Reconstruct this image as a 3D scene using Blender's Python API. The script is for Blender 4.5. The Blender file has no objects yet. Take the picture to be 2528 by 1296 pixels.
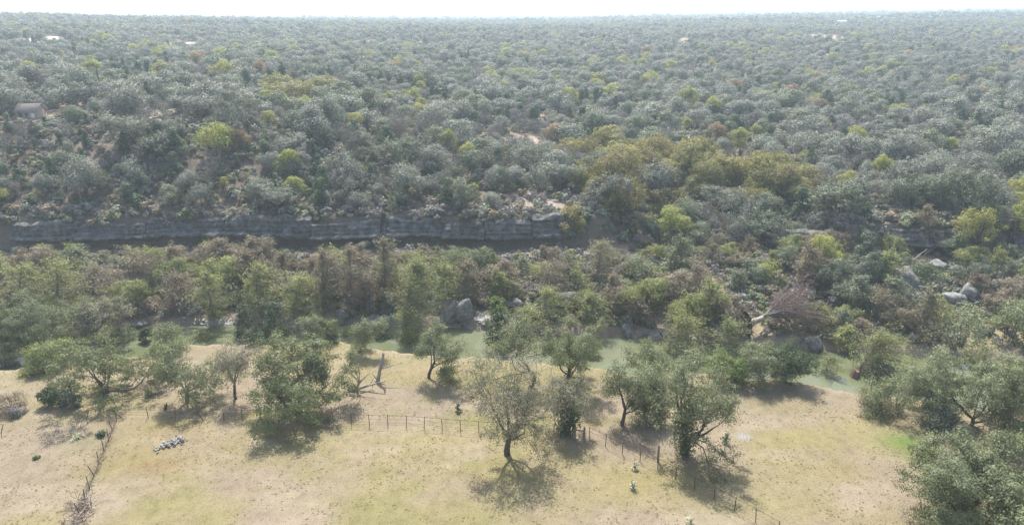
import bpy, math, random
import numpy as np
from mathutils import Vector, Matrix

sc = bpy.context.scene
R = math.radians

# ------------------------------------------------------------------ camera
CAM_Z = 40.0
PITCH = 18.9
cam_data = bpy.data.cameras.new('camera')
cam = bpy.data.objects.new('camera', cam_data)
sc.collection.objects.link(cam)
sc.camera = cam
cam_data.sensor_width = 36.0
cam_data.lens = 36.0 / (2 * math.tan(R(35.0)))
cam_data.clip_start = 0.5
cam_data.clip_end = 40000
cam.matrix_world = (Matrix.Translation((0, 0, CAM_Z)) @ Matrix.Rotation(R(90 - PITCH), 4, 'X')
                    @ Matrix.Rotation(R(-0.2), 4, 'Z'))

# ------------------------------------------------------------------ sky, sun, exposure
SUN_EL, SUN_AZ = 55.0, -9.0            # azimuth from +Y, negative = towards -X
world = bpy.data.worlds.new('World')
sc.world = world
world.use_nodes = True
wn = world.node_tree
wn.nodes.clear()
sky = wn.nodes.new('ShaderNodeTexSky')
sky.sky_type = 'NISHITA'
sky.sun_disc = False
sky.sun_elevation = R(SUN_EL)
sky.sun_rotation = R(SUN_AZ)
sky.dust_density = 3.0
sky.air_density = 1.2
bg = wn.nodes.new('ShaderNodeBackground')
bg.inputs['Strength'].default_value = 0.12
wo = wn.nodes.new('ShaderNodeOutputWorld')
wn.links.new(sky.outputs[0], bg.inputs[0])
wn.links.new(bg.outputs[0], wo.inputs[0])
sd = bpy.data.lights.new('sun', 'SUN')
sd.energy = 4.3
sd.angle = R(0.5)
sd.color = (1.0, 0.965, 0.92)
sun = bpy.data.objects.new('sun', sd)
sc.collection.objects.link(sun)
S = Vector((math.sin(R(SUN_AZ)) * math.cos(R(SUN_EL)), math.cos(R(SUN_AZ)) * math.cos(R(SUN_EL)), math.sin(R(SUN_EL))))
sun.rotation_euler = (-S).to_track_quat('-Z', 'Y').to_euler()
sun.location = (0, 0, 90)
sc.view_settings.view_transform = 'Standard'
sc.view_settings.look = 'None'
sc.view_settings.exposure = 0.97
sc.view_settings.gamma = 1.0
sc.view_settings.use_curve_mapping = False
sc.cycles.volume_bounces = 1
sc.cycles.max_bounces = 6
sc.cycles.diffuse_bounces = 3
sc.cycles.transmission_bounces = 4
sc.cycles.glossy_bounces = 2
sc.cycles.sample_clamp_indirect = 3.0
sc.cycles.use_denoising = True
sc.cycles.denoising_prefilter = 'NONE'
sc.cycles.use_adaptive_sampling = False

# ------------------------------------------------------------------ numeric helpers
def _hash(ix, iy, s):
    h = (ix.astype(np.int64) * 374761393 + iy.astype(np.int64) * 668265263 + s * 974634257) & 0xFFFFFFFF
    h = ((h ^ (h >> 13)) * 1274126177) & 0xFFFFFFFF
    h = h ^ (h >> 16)
    return (h & 0xFFFFFF) / float(0xFFFFFF)

def vnoise(x, y, s=0):
    x = np.asarray(x, float); y = np.asarray(y, float)
    ix = np.floor(x); iy = np.floor(y)
    fx = x - ix; fy = y - iy
    fx = fx * fx * (3 - 2 * fx); fy = fy * fy * (3 - 2 * fy)
    a = _hash(ix, iy, s); b = _hash(ix + 1, iy, s); c = _hash(ix, iy + 1, s); d = _hash(ix + 1, iy + 1, s)
    return (a * (1 - fx) + b * fx) * (1 - fy) + (c * (1 - fx) + d * fx) * fy

def fbm(x, y, s=0, o=4):
    r = 0; a = 0.5; t = 0
    for k in range(o):
        r = r + a * vnoise(np.asarray(x) * 2 ** k + 13.7 * k, np.asarray(y) * 2 ** k + 7.1 * k, s + k)
        t += a; a *= 0.5
    return r / t                                     # 0..1

def sstep(a, b, x):
    t = np.clip((x - a) / (b - a), 0, 1)
    return t * t * (3 - 2 * t)

# ------------------------------------------------------------------ reading positions off the photograph (2528 x 1296)
F = 1264 / math.tan(R(35.0))
MW = np.array(cam.matrix_world)
def ray(x, y):
    d = MW[:3, :3] @ np.array([(x - 1264) / F, (648 - y) / F, -1.0])
    return d
def plane(x, y, z):
    d = ray(x, y); t = (z - CAM_Z) / d[2]
    return d[0] * t, d[1] * t
def curve(pts, z):
    p = sorted(plane(x, y, z) for x, y in pts)
    return np.array([a for a, b in p]), np.array([b for a, b in p])

EDGE = curve([(-250, 915), (0, 905), (300, 880), (480, 846), (650, 846), (830, 838), (1000, 868), (1200, 875), (1400, 895), (1550, 915),
              (1750, 922), (1900, 930), (2000, 940), (2100, 962), (2300, 985), (2528, 1000), (2800, 1010)], 0.0)
WFAR = curve([(-250, 825), (0, 822), (300, 814), (560, 806), (900, 802), (1150, 815), (1400, 836), (1550, 837), (1700, 848), (1850, 856),
              (2000, 868), (2200, 880), (2350, 888), (2528, 900), (2800, 905)], -3.5)
CLIFF = curve([(-250, 612), (0, 610), (300, 604), (565, 597), (830, 603), (1000, 595), (1200, 607), (1480, 598), (1700, 600), (1900, 612),
               (2200, 612), (2528, 625), (2800, 630)], 1.0)
def ye(X): return np.interp(X, *EDGE) + (fbm(np.asarray(X) / 4.5, np.asarray(X) * 0 + 2.5, 33, 4) - 0.5) * 2.6
def yw(X): return np.interp(X, *WFAR)
def yc(X): return np.interp(X, *CLIFF)

def height(X, Y):
    X = np.asarray(X, float); Y = np.asarray(Y, float)
    E = ye(X); W2 = yw(X); C = yc(X)
    ct = np.interp(X, [-140, -60, 0, 18, 24, 50, 66, 130], [5.6, 5.4, 5.6, 5.6, 4.6, 4.4, 5.0, 5.0])
    stepw = np.interp(X, [17, 22, 48, 58], [1.0, 14.0, 14.0, 1.0])
    RY = np.interp(X, [-140, -60, -30, 0, 60, 140], [150, 150, 150, 150, 152, 152])
    RZ = np.interp(X, [-140, -62, -35, -10, 5, 60, 140], [17.8, 17.2, 14.0, 9.4, 7.6, 6.8, 7.2])
    k = X / np.maximum(Y, 60) / 0.7                   # -1..1 across the view
    P4 = np.interp(k, [-1, -0.4, 0, 1], [27, 22, 18, 16])
    P7 = np.interp(k, [-1, -0.4, 0, 1], [34, 28, 22, 23])
    P12 = np.interp(k, [-1, -0.45, 0, 1], [34, 26, 22, 33])
    P22 = np.interp(k, [-1, 0, 1], [18, 13, 30])
    P35 = np.interp(k, [-1, 0, 1], [10, 6, 16])
    P60 = np.interp(k, [-1, 0, 1], [20, 14, 40])
    P90 = np.interp(k, [-1, 0, 0.5, 1], [36, 38, 62, 92])
    one = np.ones_like(X)
    ks = [(E - 0.6, 0 * one), (E + 3.2, -4.6 * one), (np.maximum(W2, E + 4.2), -4.2 * one), (np.maximum(W2, E + 4.2) + 1.6, -2.5 * one),
          (C, 0.8 * one), (C + stepw, ct), (np.maximum(RY, C + stepw + 6), RZ), (400 * one, P4), (700 * one, P7), (1200 * one, P12),
          (2200 * one, P22), (3500 * one, P35), (6000 * one, P60), (9000 * one, P90), (13000 * one, P90)]
    Z = ks[0][1].copy()
    for (y0, z0), (y1, z1) in zip(ks[:-1], ks[1:]):
        Z = Z + (z1 - z0) * np.clip((Y - y0) / np.maximum(y1 - y0, 0.1), 0, 1)
    m = sstep(2, -6, Y - E)                           # meadow
    Z = Z + m * (fbm(X / 22, Y / 22, 3) - 0.5) * 0.9 * sstep(0, 12, E - Y)
    fb = sstep(4, 12, Y - W2) * (1 - sstep(-6, -2, Y - C))
    Z = Z + fb * (fbm(X / 6, Y / 6, 9) - 0.5) * 2.6
    fo = sstep(3, 14, Y - C)
    Z = Z + fo * (fbm(X / 18, Y / 18, 5) - 0.5) * 2.0 + sstep(250, 500, Y) * (fbm(X / 150, Y / 150, 6) - 0.5) * 9 \
        + sstep(1500, 3500, Y) * (fbm(X / 900, Y / 900, 8) - 0.5) * 22
    return Z

def at(x, y, lo=30.0):
    """point of the ground seen at photograph position (x, y), and metres per photograph pixel there"""
    d = ray(x, y)
    t = np.concatenate([np.arange(lo, 260, 0.25), np.geomspace(260, 12000, 900)])
    P = np.array([0, 0, CAM_Z])[None] + d[None] * t[:, None]
    g = P[:, 2] - height(P[:, 0], P[:, 1])
    i = np.argmax(g < 0)
    if i == 0:
        i = 1
    f = g[i - 1] / (g[i - 1] - g[i] + 1e-9)
    p = P[i - 1] + (P[i] - P[i - 1]) * f
    tt = t[i - 1] + (t[i] - t[i - 1]) * f
    return Vector((p[0], p[1], float(height(p[0], p[1])))), tt / F
def gz(x, y): return float(height(np.float64(x), np.float64(y)))

# ------------------------------------------------------------------ scene helpers
def link(o): sc.collection.objects.link(o)
def tag(o, label=None, cat=None, group=None, kind=None):
    if label: o['label'] = label
    if cat: o['category'] = cat
    if group: o['group'] = group
    if kind: o['kind'] = kind
    return o
def empty(name, loc=(0, 0, 0), rz=0.0):
    o = bpy.data.objects.new(name, None); link(o)
    o.location = loc; o.rotation_euler = (0, 0, rz); o.empty_display_size = 0.3
    return o

class MB:
    """collects vertices and faces for one mesh"""
    def __init__(s): s.v = []; s.q = []; s.t = []; s.n = 0; s.mq = []; s.mt = []; s.val = []
    def add(s, v, q=None, t=None, m=0, val=None):
        v = np.asarray(v, float).reshape(-1, 3)
        s.v.append(v)
        s.val.append(np.full(len(v), 0.5) if val is None else np.asarray(val, float))
        if q is not None and len(q):
            q = np.asarray(q, np.int64) + s.n; s.q.append(q); s.mq.append(np.full(len(q), m))
        if t is not None and len(t):
            t = np.asarray(t, np.int64) + s.n; s.t.append(t); s.mt.append(np.full(len(t), m))
        s.n += len(v)
        return s
    def mesh(s, name, mats, smooth=False):
        me = bpy.data.meshes.new(name)
        v = np.concatenate(s.v) if s.v else np.zeros((0, 3))
        q = np.concatenate(s.q) if s.q else np.zeros((0, 4), np.int64)
        t = np.concatenate(s.t) if s.t else np.zeros((0, 3), np.int64)
        mi = np.concatenate(s.mq + s.mt) if (s.mq or s.mt) else np.zeros(0)
        me.vertices.add(len(v)); me.vertices.foreach_set('co', v.astype(np.float32).ravel())
        nl = q.size + t.size
        me.loops.add(nl)
        me.loops.foreach_set('vertex_index', np.concatenate([q.ravel(), t.ravel()]).astype(np.int32))
        me.polygons.add(len(q) + len(t))
        st = np.concatenate([np.arange(len(q)) * 4, q.size + np.arange(len(t)) * 3]).astype(np.int32)
        me.polygons.foreach_set('loop_start', st)
        me.polygons.foreach_set('material_index', mi.astype(np.int32))
        if smooth: me.polygons.foreach_set('use_smooth', np.ones(len(st), bool))
        for m in (mats if isinstance(mats, (list, tuple)) else [mats]): me.materials.append(m)
        a = me.attributes.new('val', 'FLOAT', 'POINT')
        a.data.foreach_set('value', np.concatenate(s.val).astype(np.float32))
        me.update(); me.validate()
        return me
    def build(s, name, mats, parent=None, smooth=False):
        o = bpy.data.objects.new(name, s.mesh(name, mats, smooth)); link(o)
        if parent is not None: o.parent = parent
        return o

def tube(mb, pts, rad, k=5, m=0, cap=False):
    pts = np.asarray(pts, float); rad = np.asarray(rad, float)
    n = len(pts)
    tan = np.gradient(pts, axis=0); tan /= np.linalg.norm(tan, axis=1)[:, None] + 1e-9
    ref = np.array([0.31, 0.77, 0.2]) if abs(tan[0][1]) < 0.8 else np.array([1.0, 0.1, 0.2])
    a = np.cross(tan, ref); a /= np.linalg.norm(a, axis=1)[:, None] + 1e-9
    b = np.cross(tan, a)
    th = np.arange(k) * 2 * np.pi / k
    ring = pts[:, None] + rad[:, None, None] * (np.cos(th)[None, :, None] * a[:, None] + np.sin(th)[None, :, None] * b[:, None])
    i = np.arange(n - 1)[:, None] * k; j = np.arange(k)[None]
    q = np.stack([i + j, i + (j + 1) % k, i + k + (j + 1) % k, i + k + j], -1).reshape(-1, 4)
    mb.add(ring.reshape(-1, 3), q, m=m)
    if cap:
        mb.add(ring[-1], t=[(0, x, x + 1) for x in range(1, k - 1)], m=m)
        mb.add(ring[0], t=[(0, x + 1, x) for x in range(1, k - 1)], m=m)

def box(mb, c, s, m=0, rz=0.0):
    x, y, z = np.array(s) / 2
    v = np.array([(-x, -y, -z), (x, -y, -z), (x, y, -z), (-x, y, -z), (-x, -y, z), (x, -y, z), (x, y, z), (-x, y, z)])
    ca, sa = math.cos(rz), math.sin(rz)
    v = v @ np.array([[ca, sa, 0], [-sa, ca, 0], [0, 0, 1]]) + np.array(c)
    mb.add(v, [(0, 3, 2, 1), (4, 5, 6, 7), (0, 1, 5, 4), (1, 2, 6, 5), (2, 3, 7, 6), (3, 0, 4, 7)], m=m)

def leaves(mb, c, nrm, size, asp, rng, val, m=0, hang=None):
    """one quad per row of c; nrm = rough facing; hang = direction of the long axis"""
    n = len(c)
    nrm = nrm / (np.linalg.norm(nrm, axis=1)[:, None] + 1e-9)
    r = rng.normal(size=(n, 3)) if hang is None else hang + rng.normal(size=(n, 3)) * 0.35
    a = np.cross(nrm, r); a /= np.linalg.norm(a, axis=1)[:, None] + 1e-9
    b = np.cross(a, nrm)
    s = size * (0.65 + 0.7 * rng.random(n))
    L = (s * 0.5)[:, None]; Wd = (s * 0.5 * asp)[:, None]
    sk = (rng.random((n, 1)) - 0.5) * 0.7
    v = np.stack([c - b * L, c + a * Wd + b * L * sk, c + b * L, c - a * Wd - b * L * sk * 0.5], 1)
    idx = np.arange(n)[:, None] * 4 + np.arange(4)[None]
    mb.add(v.reshape(-1, 3), idx, m=m, val=np.repeat(val, 4))

# ------------------------------------------------------------------ materials
def new_mat(name):
    m = bpy.data.materials.new(name); m.use_nodes = True
    nt = m.node_tree; nt.nodes.clear()
    out = nt.nodes.new('ShaderNodeOutputMaterial')
    return m, nt, out
def mixc(nt, fac, a, b, blend='MIX'):
    n = nt.nodes.new('ShaderNodeMix'); n.data_type = 'RGBA'; n.blend_type = blend
    for sock, v in ((n.inputs[0], fac), (n.inputs[6], a), (n.inputs[7], b)):
        if hasattr(v, 'is_output'): nt.links.new(v, sock)
        elif isinstance(v, (int, float)): sock.default_value = v
        else: sock.default_value = (*v, 1)
    return n.outputs[2]
def ramp(nt, fac, stops):
    n = nt.nodes.new('ShaderNodeValToRGB')
    e = n.color_ramp.elements
    while len(e) < len(stops): e.new(0.5)
    for k, (p, c) in enumerate(stops):
        e[k].position = p; e[k].color = (*c, 1) if isinstance(c, tuple) else (c, c, c, 1)
    nt.links.new(fac, n.inputs[0])
    return n.outputs[0]
def noise_node(nt, scale, detail=4, rough=0.6, coord=None, stretch=None):
    n = nt.nodes.new('ShaderNodeTexNoise')
    n.inputs['Scale'].default_value = scale; n.inputs['Detail'].default_value = detail; n.inputs['Roughness'].default_value = rough
    if coord is None:
        g = nt.nodes.new('ShaderNodeNewGeometry'); coord = g.outputs['Position']
    if stretch:
        mp = nt.nodes.new('ShaderNodeMapping'); mp.inputs['Scale'].default_value = stretch
        nt.links.new(coord, mp.inputs[0]); coord = mp.outputs[0]
    nt.links.new(coord, n.inputs['Vector'])
    return n.outputs['Fac']
def principled(nt, col, rough=0.8, spec=0.3):
    p = nt.nodes.new('ShaderNodeBsdfPrincipled')
    if hasattr(col, 'is_output'): nt.links.new(col, p.inputs['Base Color'])
    else: p.inputs['Base Color'].default_value = (*col, 1)
    p.inputs['Roughness'].default_value = rough
    p.inputs['Specular IOR Level'].default_value = spec
    return p
def bump(nt, p, h, strength=0.4, dist=0.1):
    b = nt.nodes.new('ShaderNodeBump'); b.inputs['Strength'].default_value = strength; b.inputs['Distance'].default_value = dist
    nt.links.new(h, b.inputs['Height']); nt.links.new(b.outputs[0], p.inputs['Normal'])

def foliage(name, cols, transl=0.4, rough=0.6, spec=0.3, spread=1.0, gain=2.35):
    m, nt, out = new_mat(name)
    cols = [tuple(min(0.6, x * gain) for x in c) for c in cols]
    oi = nt.nodes.new('ShaderNodeObjectInfo')
    c = ramp(nt, oi.outputs['Random'], [(k / max(1, len(cols) - 1), c) for k, c in enumerate(cols)])
    at_ = nt.nodes.new('ShaderNodeAttribute'); at_.attribute_name = 'val'
    mr = nt.nodes.new('ShaderNodeMapRange'); mr.inputs['To Min'].default_value = 1 - spread / 2; mr.inputs['To Max'].default_value = 1 + spread / 2
    nt.links.new(at_.outputs['Fac'], mr.inputs[0])
    c = mixc(nt, 1.0, c, mr.outputs[0], 'MULTIPLY')
    p = principled(nt, c, rough, spec)
    tr = nt.nodes.new('ShaderNodeBsdfTranslucent')
    tc = mixc(nt, 1.0, c, (1.15, 1.15, 0.8), 'MULTIPLY')
    nt.links.new(tc, tr.inputs[0])
    mx = nt.nodes.new('ShaderNodeMixShader'); mx.inputs[0].default_value = transl
    nt.links.new(p.outputs[0], mx.inputs[1]); nt.links.new(tr.outputs[0], mx.inputs[2])
    nt.links.new(mx.outputs[0], out.inputs[0])
    return m
def simple(name, c1, c2, scale=6.0, rough=0.85, spec=0.2, bmp=0.4, dist=0.05, stretch=None):
    m, nt, out = new_mat(name)
    f = noise_node(nt, scale, 5, 0.65, stretch=stretch)
    c = ramp(nt, f, [(0.3, c1), (0.7, c2)])
    p = principled(nt, c, rough, spec)
    if bmp: bump(nt, p, f, bmp, dist)
    nt.links.new(p.outputs[0], out.inputs[0])
    return m

BARK = simple('bark', (0.060, 0.050, 0.040), (0.13, 0.11, 0.09), 5.0, stretch=(1, 1, 0.3))
BARKG = simple('pale_bark', (0.16, 0.14, 0.12), (0.30, 0.27, 0.23), 5.0, stretch=(1, 1, 0.3))
DEADWOOD = simple('dead_wood', (0.24, 0.20, 0.17), (0.46, 0.41, 0.36), 4.0, stretch=(1, 1, 0.3))
RUSTWOOD = simple('reddish_twigs', (0.15, 0.10, 0.09), (0.32, 0.22, 0.195), 4.0)
ROOTDIRT = simple('root_dirt', (0.030, 0.020, 0.015), (0.10, 0.055, 0.035), 3.0, bmp=0.8, dist=0.15)
POSTM = simple('rusty_steel', (0.07, 0.052, 0.042), (0.15, 0.11, 0.085), 20.0, rough=0.7)
WIREM = simple('wire_steel', (0.10, 0.085, 0.075), (0.16, 0.14, 0.12), 20.0, rough=0.6)
WOODP = simple('weathered_post', (0.16, 0.12, 0.09), (0.30, 0.25, 0.20), 8.0, stretch=(1, 1, 0.2))
STONE = simple('pale_stone', (0.20, 0.188, 0.172), (0.48, 0.455, 0.42), 3.0, bmp=0.5)
WHITEW = simple('white_siding', (0.74, 0.74, 0.72), (0.82, 0.82, 0.80), 2.0, bmp=0)
ROOFB = simple('brown_shingles', (0.22, 0.18, 0.16), (0.32, 0.27, 0.24), 3.0, bmp=0.2)
ROOFW = simple('pale_metal_roof', (0.68, 0.69, 0.70), (0.78, 0.79, 0.80), 2.0, rough=0.5, bmp=0)
SIDING = simple('tan_siding', (0.34, 0.30, 0.25), (0.42, 0.37, 0.31), 2.0, bmp=0)
DARKG = simple('dark_glass', (0.02, 0.025, 0.03), (0.04, 0.045, 0.05), 2.0, rough=0.15, spec=0.5, bmp=0)

def rock_mat(name, streak=True, lo=(0.07, 0.068, 0.062), mid=(0.165, 0.16, 0.147), hi=(0.32, 0.31, 0.285)):
    m, nt, out = new_mat(name)
    a = noise_node(nt, 0.7, 6, 0.7)
    b = noise_node(nt, 1.6, 5, 0.65, stretch=(1.0, 1.0, 0.12) if streak else (1, 1, 1))
    c = ramp(nt, a, [(0.25, lo), (0.48, mid), (0.75, hi)])
    s = ramp(nt, b, [(0.35, 0.35), (0.6, 1.0)])
    c = mixc(nt, 0.65, c, s, 'MULTIPLY')
    st = noise_node(nt, 1.2, 3, 0.5, stretch=(0.12, 0.12, 3.2))
    c = mixc(nt, 0.35, c, ramp(nt, st, [(0.4, 0.55), (0.6, 1.15)]), 'MULTIPLY')
    p = principled(nt, c, 0.9, 0.2)
    h = noise_node(nt, 3.0, 8, 0.7)
    bump(nt, p, h, 0.7, 0.25)
    nt.links.new(p.outputs[0], out.inputs[0])
    return m
ROCK = rock_mat('limestone_face')
BOULD = rock_mat('limestone_boulder', False, (0.09, 0.09, 0.085), (0.24, 0.236, 0.22), (0.43, 0.42, 0.395))

# foliage colours
LGREY = foliage('oak_leaves_grey', [(0.080, 0.084, 0.070), (0.112, 0.115, 0.098), (0.094, 0.102, 0.078)], 0.22)
LGREEN = foliage('oak_leaves_green', [(0.052, 0.062, 0.042), (0.072, 0.083, 0.054), (0.086, 0.095, 0.060)], 0.22)
LGOLD = foliage('oak_leaves_olive_gold', [(0.095, 0.096, 0.040), (0.125, 0.113, 0.044), (0.100, 0.088, 0.042)], 0.4)
LYEL = foliage('elm_leaves_yellow_green', [(0.110, 0.120, 0.040), (0.140, 0.145, 0.045), (0.125, 0.118, 0.042)], 0.45)
LORG = foliage('leaves_rust_orange', [(0.145, 0.100, 0.045), (0.130, 0.092, 0.058), (0.125, 0.092, 0.058)], 0.4)
LJUN = foliage('juniper_needles', [(0.028, 0.045, 0.022), (0.042, 0.060, 0.030), (0.050, 0.066, 0.034)], 0.2)
LCYP = foliage('cypress_needles_green', [(0.098, 0.110, 0.045), (0.122, 0.128, 0.050), (0.086, 0.098, 0.046)], 0.4)
LCYB = foliage('cypress_needles_brown', [(0.100, 0.082, 0.060), (0.112, 0.090, 0.068), (0.092, 0.082, 0.054)], 0.35)
LVINE = foliage('vine_leaves', [(0.026, 0.040, 0.017), (0.036, 0.050, 0.021)], 0.3)
LBRIGHT = foliage('bright_green_leaves', [(0.066, 0.090, 0.030), (0.076, 0.098, 0.034)], 0.45)
LMEAD = foliage('meadow_oak_leaves', [(0.078, 0.088, 0.048), (0.096, 0.104, 0.058)], 0.32)
LMEADG = foliage('meadow_oak_leaves_green', [(0.072, 0.082, 0.040), (0.082, 0.090, 0.045)], 0.32)
LMEADB = foliage('sparse_brownish_leaves', [(0.100, 0.096, 0.066), (0.112, 0.104, 0.074)], 0.32)
LSAGE = foliage('sage_leaves', [(0.22, 0.23, 0.16), (0.26, 0.26, 0.19)], 0.3)
LSTRAW = foliage('straw_blades', [(0.40, 0.33, 0.21), (0.38, 0.32, 0.18), (0.43, 0.35, 0.25)], 0.5, 0.8, 0.1, gain=1.0)
LTWIG = foliage('grey_twigs', [(0.19, 0.175, 0.165), (0.25, 0.235, 0.22)], 0.1, 0.9, 0.1, gain=1.0)
# ------------------------------------------------------------------ ground sheet
CLEAR = []                                            # bare or grassy openings in the woods: x, y, radius x, radius y
for (px, py, rx, ry) in [(400, 285, 62, 36), (1335, 492, 120, 26), (1300, 345, 60, 14), (1690, 335, 16, 30), (110, 97, 22, 14),
                         (160, 150, 30, 8), (60, 235, 46, 16), (2040, 92, 30, 7), (2220, 525, 70, 14), (1760, 385, 40, 12), (170, 285, 60, 10),
                         (245, 225, 14, 22), (560, 305, 50, 7), (2440, 545, 60, 12), (1160, 340, 22, 8), (1690, 97, 14, 3), (900, 105, 40, 4), (470, 108, 50, 5),
                         (205, 190, 16, 12), (1950, 430, 34, 12)]:
    p, m = at(px, py); p2, _ = at(px, py - ry); p3, _ = at(px, py + ry)
    CLEAR.append((p.x, p.y, rx * m, max(2.0, abs(p2.y - p3.y) / 2)))
def clearing(X, Y):
    r = np.zeros_like(np.asarray(X, float))
    for cx, cy, rx, ry in CLEAR:
        r = np.maximum(r, np.exp(-(((X - cx) / rx) ** 2 + ((Y - cy) / ry) ** 2) * 1.1))
    return r
def spot(X, Y, px, py, rx, ry):
    p, m = at(px, py); p2, _ = at(px, py - ry); p3, _ = at(px, py + ry)
    d = ((X - p.x) / (rx * m)) ** 2 + ((Y - p.y) / max(0.6, abs(p2.y - p3.y) / 2)) ** 2
    return np.exp(-d * (0.7 + 0.9 * fbm(X / 3, Y / 3, 31)))

def ground_colour(X, Y):
    n1 = fbm(X / 9, Y / 7, 11, 5); n2 = fbm(X / 3.1, Y / 2.2, 12, 4); n3 = fbm(X / 26, Y / 18, 14, 3)
    def c(*a): return np.array(a)[None]
    def mx(a, b, t): return a + (b - a) * np.clip(t, 0, 1)[:, None]
    pink = c(.432, .362, .280); straw = c(.420, .370, .222); olive = c(.335, .322, .150); pale = c(.53, .455, .37)
    col = mx(pink, straw, sstep(.36, .66, n1))
    col = mx(col, olive, sstep(.50, .68, n3 * .55 + n2 * .45) * .65)
    col = mx(col, pale, sstep(.55, .72, fbm(X / 5, Y / 2.5, 16, 4)) * .6)
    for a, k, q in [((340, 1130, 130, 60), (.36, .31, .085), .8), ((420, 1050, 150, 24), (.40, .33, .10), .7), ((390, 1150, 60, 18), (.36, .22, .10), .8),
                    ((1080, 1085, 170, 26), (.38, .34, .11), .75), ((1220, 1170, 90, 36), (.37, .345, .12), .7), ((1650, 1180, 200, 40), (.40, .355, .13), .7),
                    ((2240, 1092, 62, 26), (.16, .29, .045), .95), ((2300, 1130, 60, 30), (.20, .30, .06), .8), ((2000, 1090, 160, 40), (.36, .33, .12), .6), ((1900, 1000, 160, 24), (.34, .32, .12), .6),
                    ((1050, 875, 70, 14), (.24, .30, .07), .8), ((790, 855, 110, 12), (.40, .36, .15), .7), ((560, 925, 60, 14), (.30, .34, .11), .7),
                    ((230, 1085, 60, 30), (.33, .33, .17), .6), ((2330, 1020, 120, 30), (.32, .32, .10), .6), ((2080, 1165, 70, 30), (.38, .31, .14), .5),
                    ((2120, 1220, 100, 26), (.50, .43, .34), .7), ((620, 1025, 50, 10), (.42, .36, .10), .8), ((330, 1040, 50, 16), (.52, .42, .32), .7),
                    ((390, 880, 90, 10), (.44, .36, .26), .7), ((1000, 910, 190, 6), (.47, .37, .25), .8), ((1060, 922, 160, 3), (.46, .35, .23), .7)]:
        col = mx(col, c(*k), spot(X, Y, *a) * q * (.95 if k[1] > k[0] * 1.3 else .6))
    col = col * np.array([[.545, .53, .49]])
    # far bank soil and woods floor
    E = ye(X); W2 = yw(X); C = yc(X)
    mud = mx(c(.20, .155, .115), c(.33, .27, .21), fbm(X / 2.4, Y / 2.4, 17))
    far = sstep(0.2, 2.0, Y - E)
    col = mx(col, mud, far)
    bankg = mx(c(.28, .27, .11), c(.26, .21, .15), fbm(X / 5, Y / 5, 19))
    col = mx(col, bankg, sstep(20, 40, X) * sstep(0, 6, Y - W2) * (1 - sstep(-12, -4, Y - C)) * .8)
    litter = mx(c(.115, .095, .075), c(.20, .16, .125), fbm(X / 4, Y / 4, 18))
    col = mx(col, litter, sstep(-4, 4, Y - C))
    tan = mx(c(.33, .262, .215), c(.41, .34, .28), fbm(X / 3, Y / 3, 21))
    fw = sstep(-2, 4, Y - C)
    col = mx(col, tan, np.maximum(clearing(X, Y) * 1.3 - .15, 0) * fw)
    col = mx(col, tan, sstep(.60, .74, fbm(X / 14, Y / 22, 23, 4)) * sstep(158, 175, Y) * .8)
    canopy = mx(c(.055, .065, .040), c(.085, .095, .058), fbm(X / 40, Y / 60, 24, 5))
    col = mx(col, canopy, sstep(500, 1100, Y))
    white = c(.66, .61, .54)
    for cx, cy, rx, ry in CLEAR[4:6]:
        col = mx(col, white, np.exp(-(((X - cx) / rx / .8) ** 2 + ((Y - cy) / ry / .6) ** 2)) * 1.2)
    return np.clip(col * (0.9 + 0.2 * fbm(X / 1.3, Y / 1.1, 25, 3))[:, None], 0.01, 0.8)

ygrid = np.concatenate([np.arange(-60, 36, 4.0), np.arange(36, 165, 0.7), np.geomspace(165, 12800, 190)])
u = np.linspace(-1, 1, 421)
u = np.sign(u) * (0.75 * np.abs(u) + 0.25 * np.abs(u) ** 3)
UU, YY = np.meshgrid(u, ygrid)
XX = UU * (85 + 1.05 * np.maximum(YY, 0))
ZZ = height(XX, YY)
gb = MB()
nx = len(u); ny = len(ygrid)
ii = np.arange(ny - 1)[:, None] * nx + np.arange(nx - 1)[None]
gb.add(np.stack([XX, YY, ZZ], -1).reshape(-1, 3), np.stack([ii, ii + 1, ii + nx + 1, ii + nx], -1).reshape(-1, 4))
m, nt, out = new_mat('ground_soil_and_grass')
va = nt.nodes.new('ShaderNodeAttribute'); va.attribute_name = 'soil'
f1 = noise_node(nt, 1.1, 6, 0.7, stretch=(1, 0.75, 1)); f2 = noise_node(nt, 7.0, 4, 0.7)
cc = mixc(nt, 0.55, va.outputs['Color'], ramp(nt, f1, [(0.3, (.62, .60, .50)), (0.5, (1.0, 1.0, 1.0)), (0.72, (1.22, 1.18, 1.12))]), 'MULTIPLY')
f3 = noise_node(nt, 2.6, 5, 0.75)
cc = mixc(nt, 0.6, cc, ramp(nt, f3, [(0.30, (.55, .52, .42)), (0.44, (1.0, 1.0, 1.0)), (0.62, (1.0, 1.0, 1.0)), (0.74, (1.32, 1.28, 1.22))]), 'MULTIPLY')
cc = mixc(nt, 0.6, cc, ramp(nt, f2, [(0.28, (.45, .42, .34)), (0.45, (1.0, 1.0, 1.0)), (0.75, (1.25, 1.22, 1.15))]), 'MULTIPLY')
pp = principled(nt, cc, 0.95, 0.1)
bump(nt, pp, f2, 0.8, 0.12)
nt.links.new(pp.outputs[0], out.inputs[0])
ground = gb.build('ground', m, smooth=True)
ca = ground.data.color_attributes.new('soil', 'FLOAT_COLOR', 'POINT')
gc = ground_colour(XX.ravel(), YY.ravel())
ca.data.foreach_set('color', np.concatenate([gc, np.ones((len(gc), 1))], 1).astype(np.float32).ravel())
tag(ground, 'dry meadow, river banks and wooded plateau ground', kind='structure')

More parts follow.
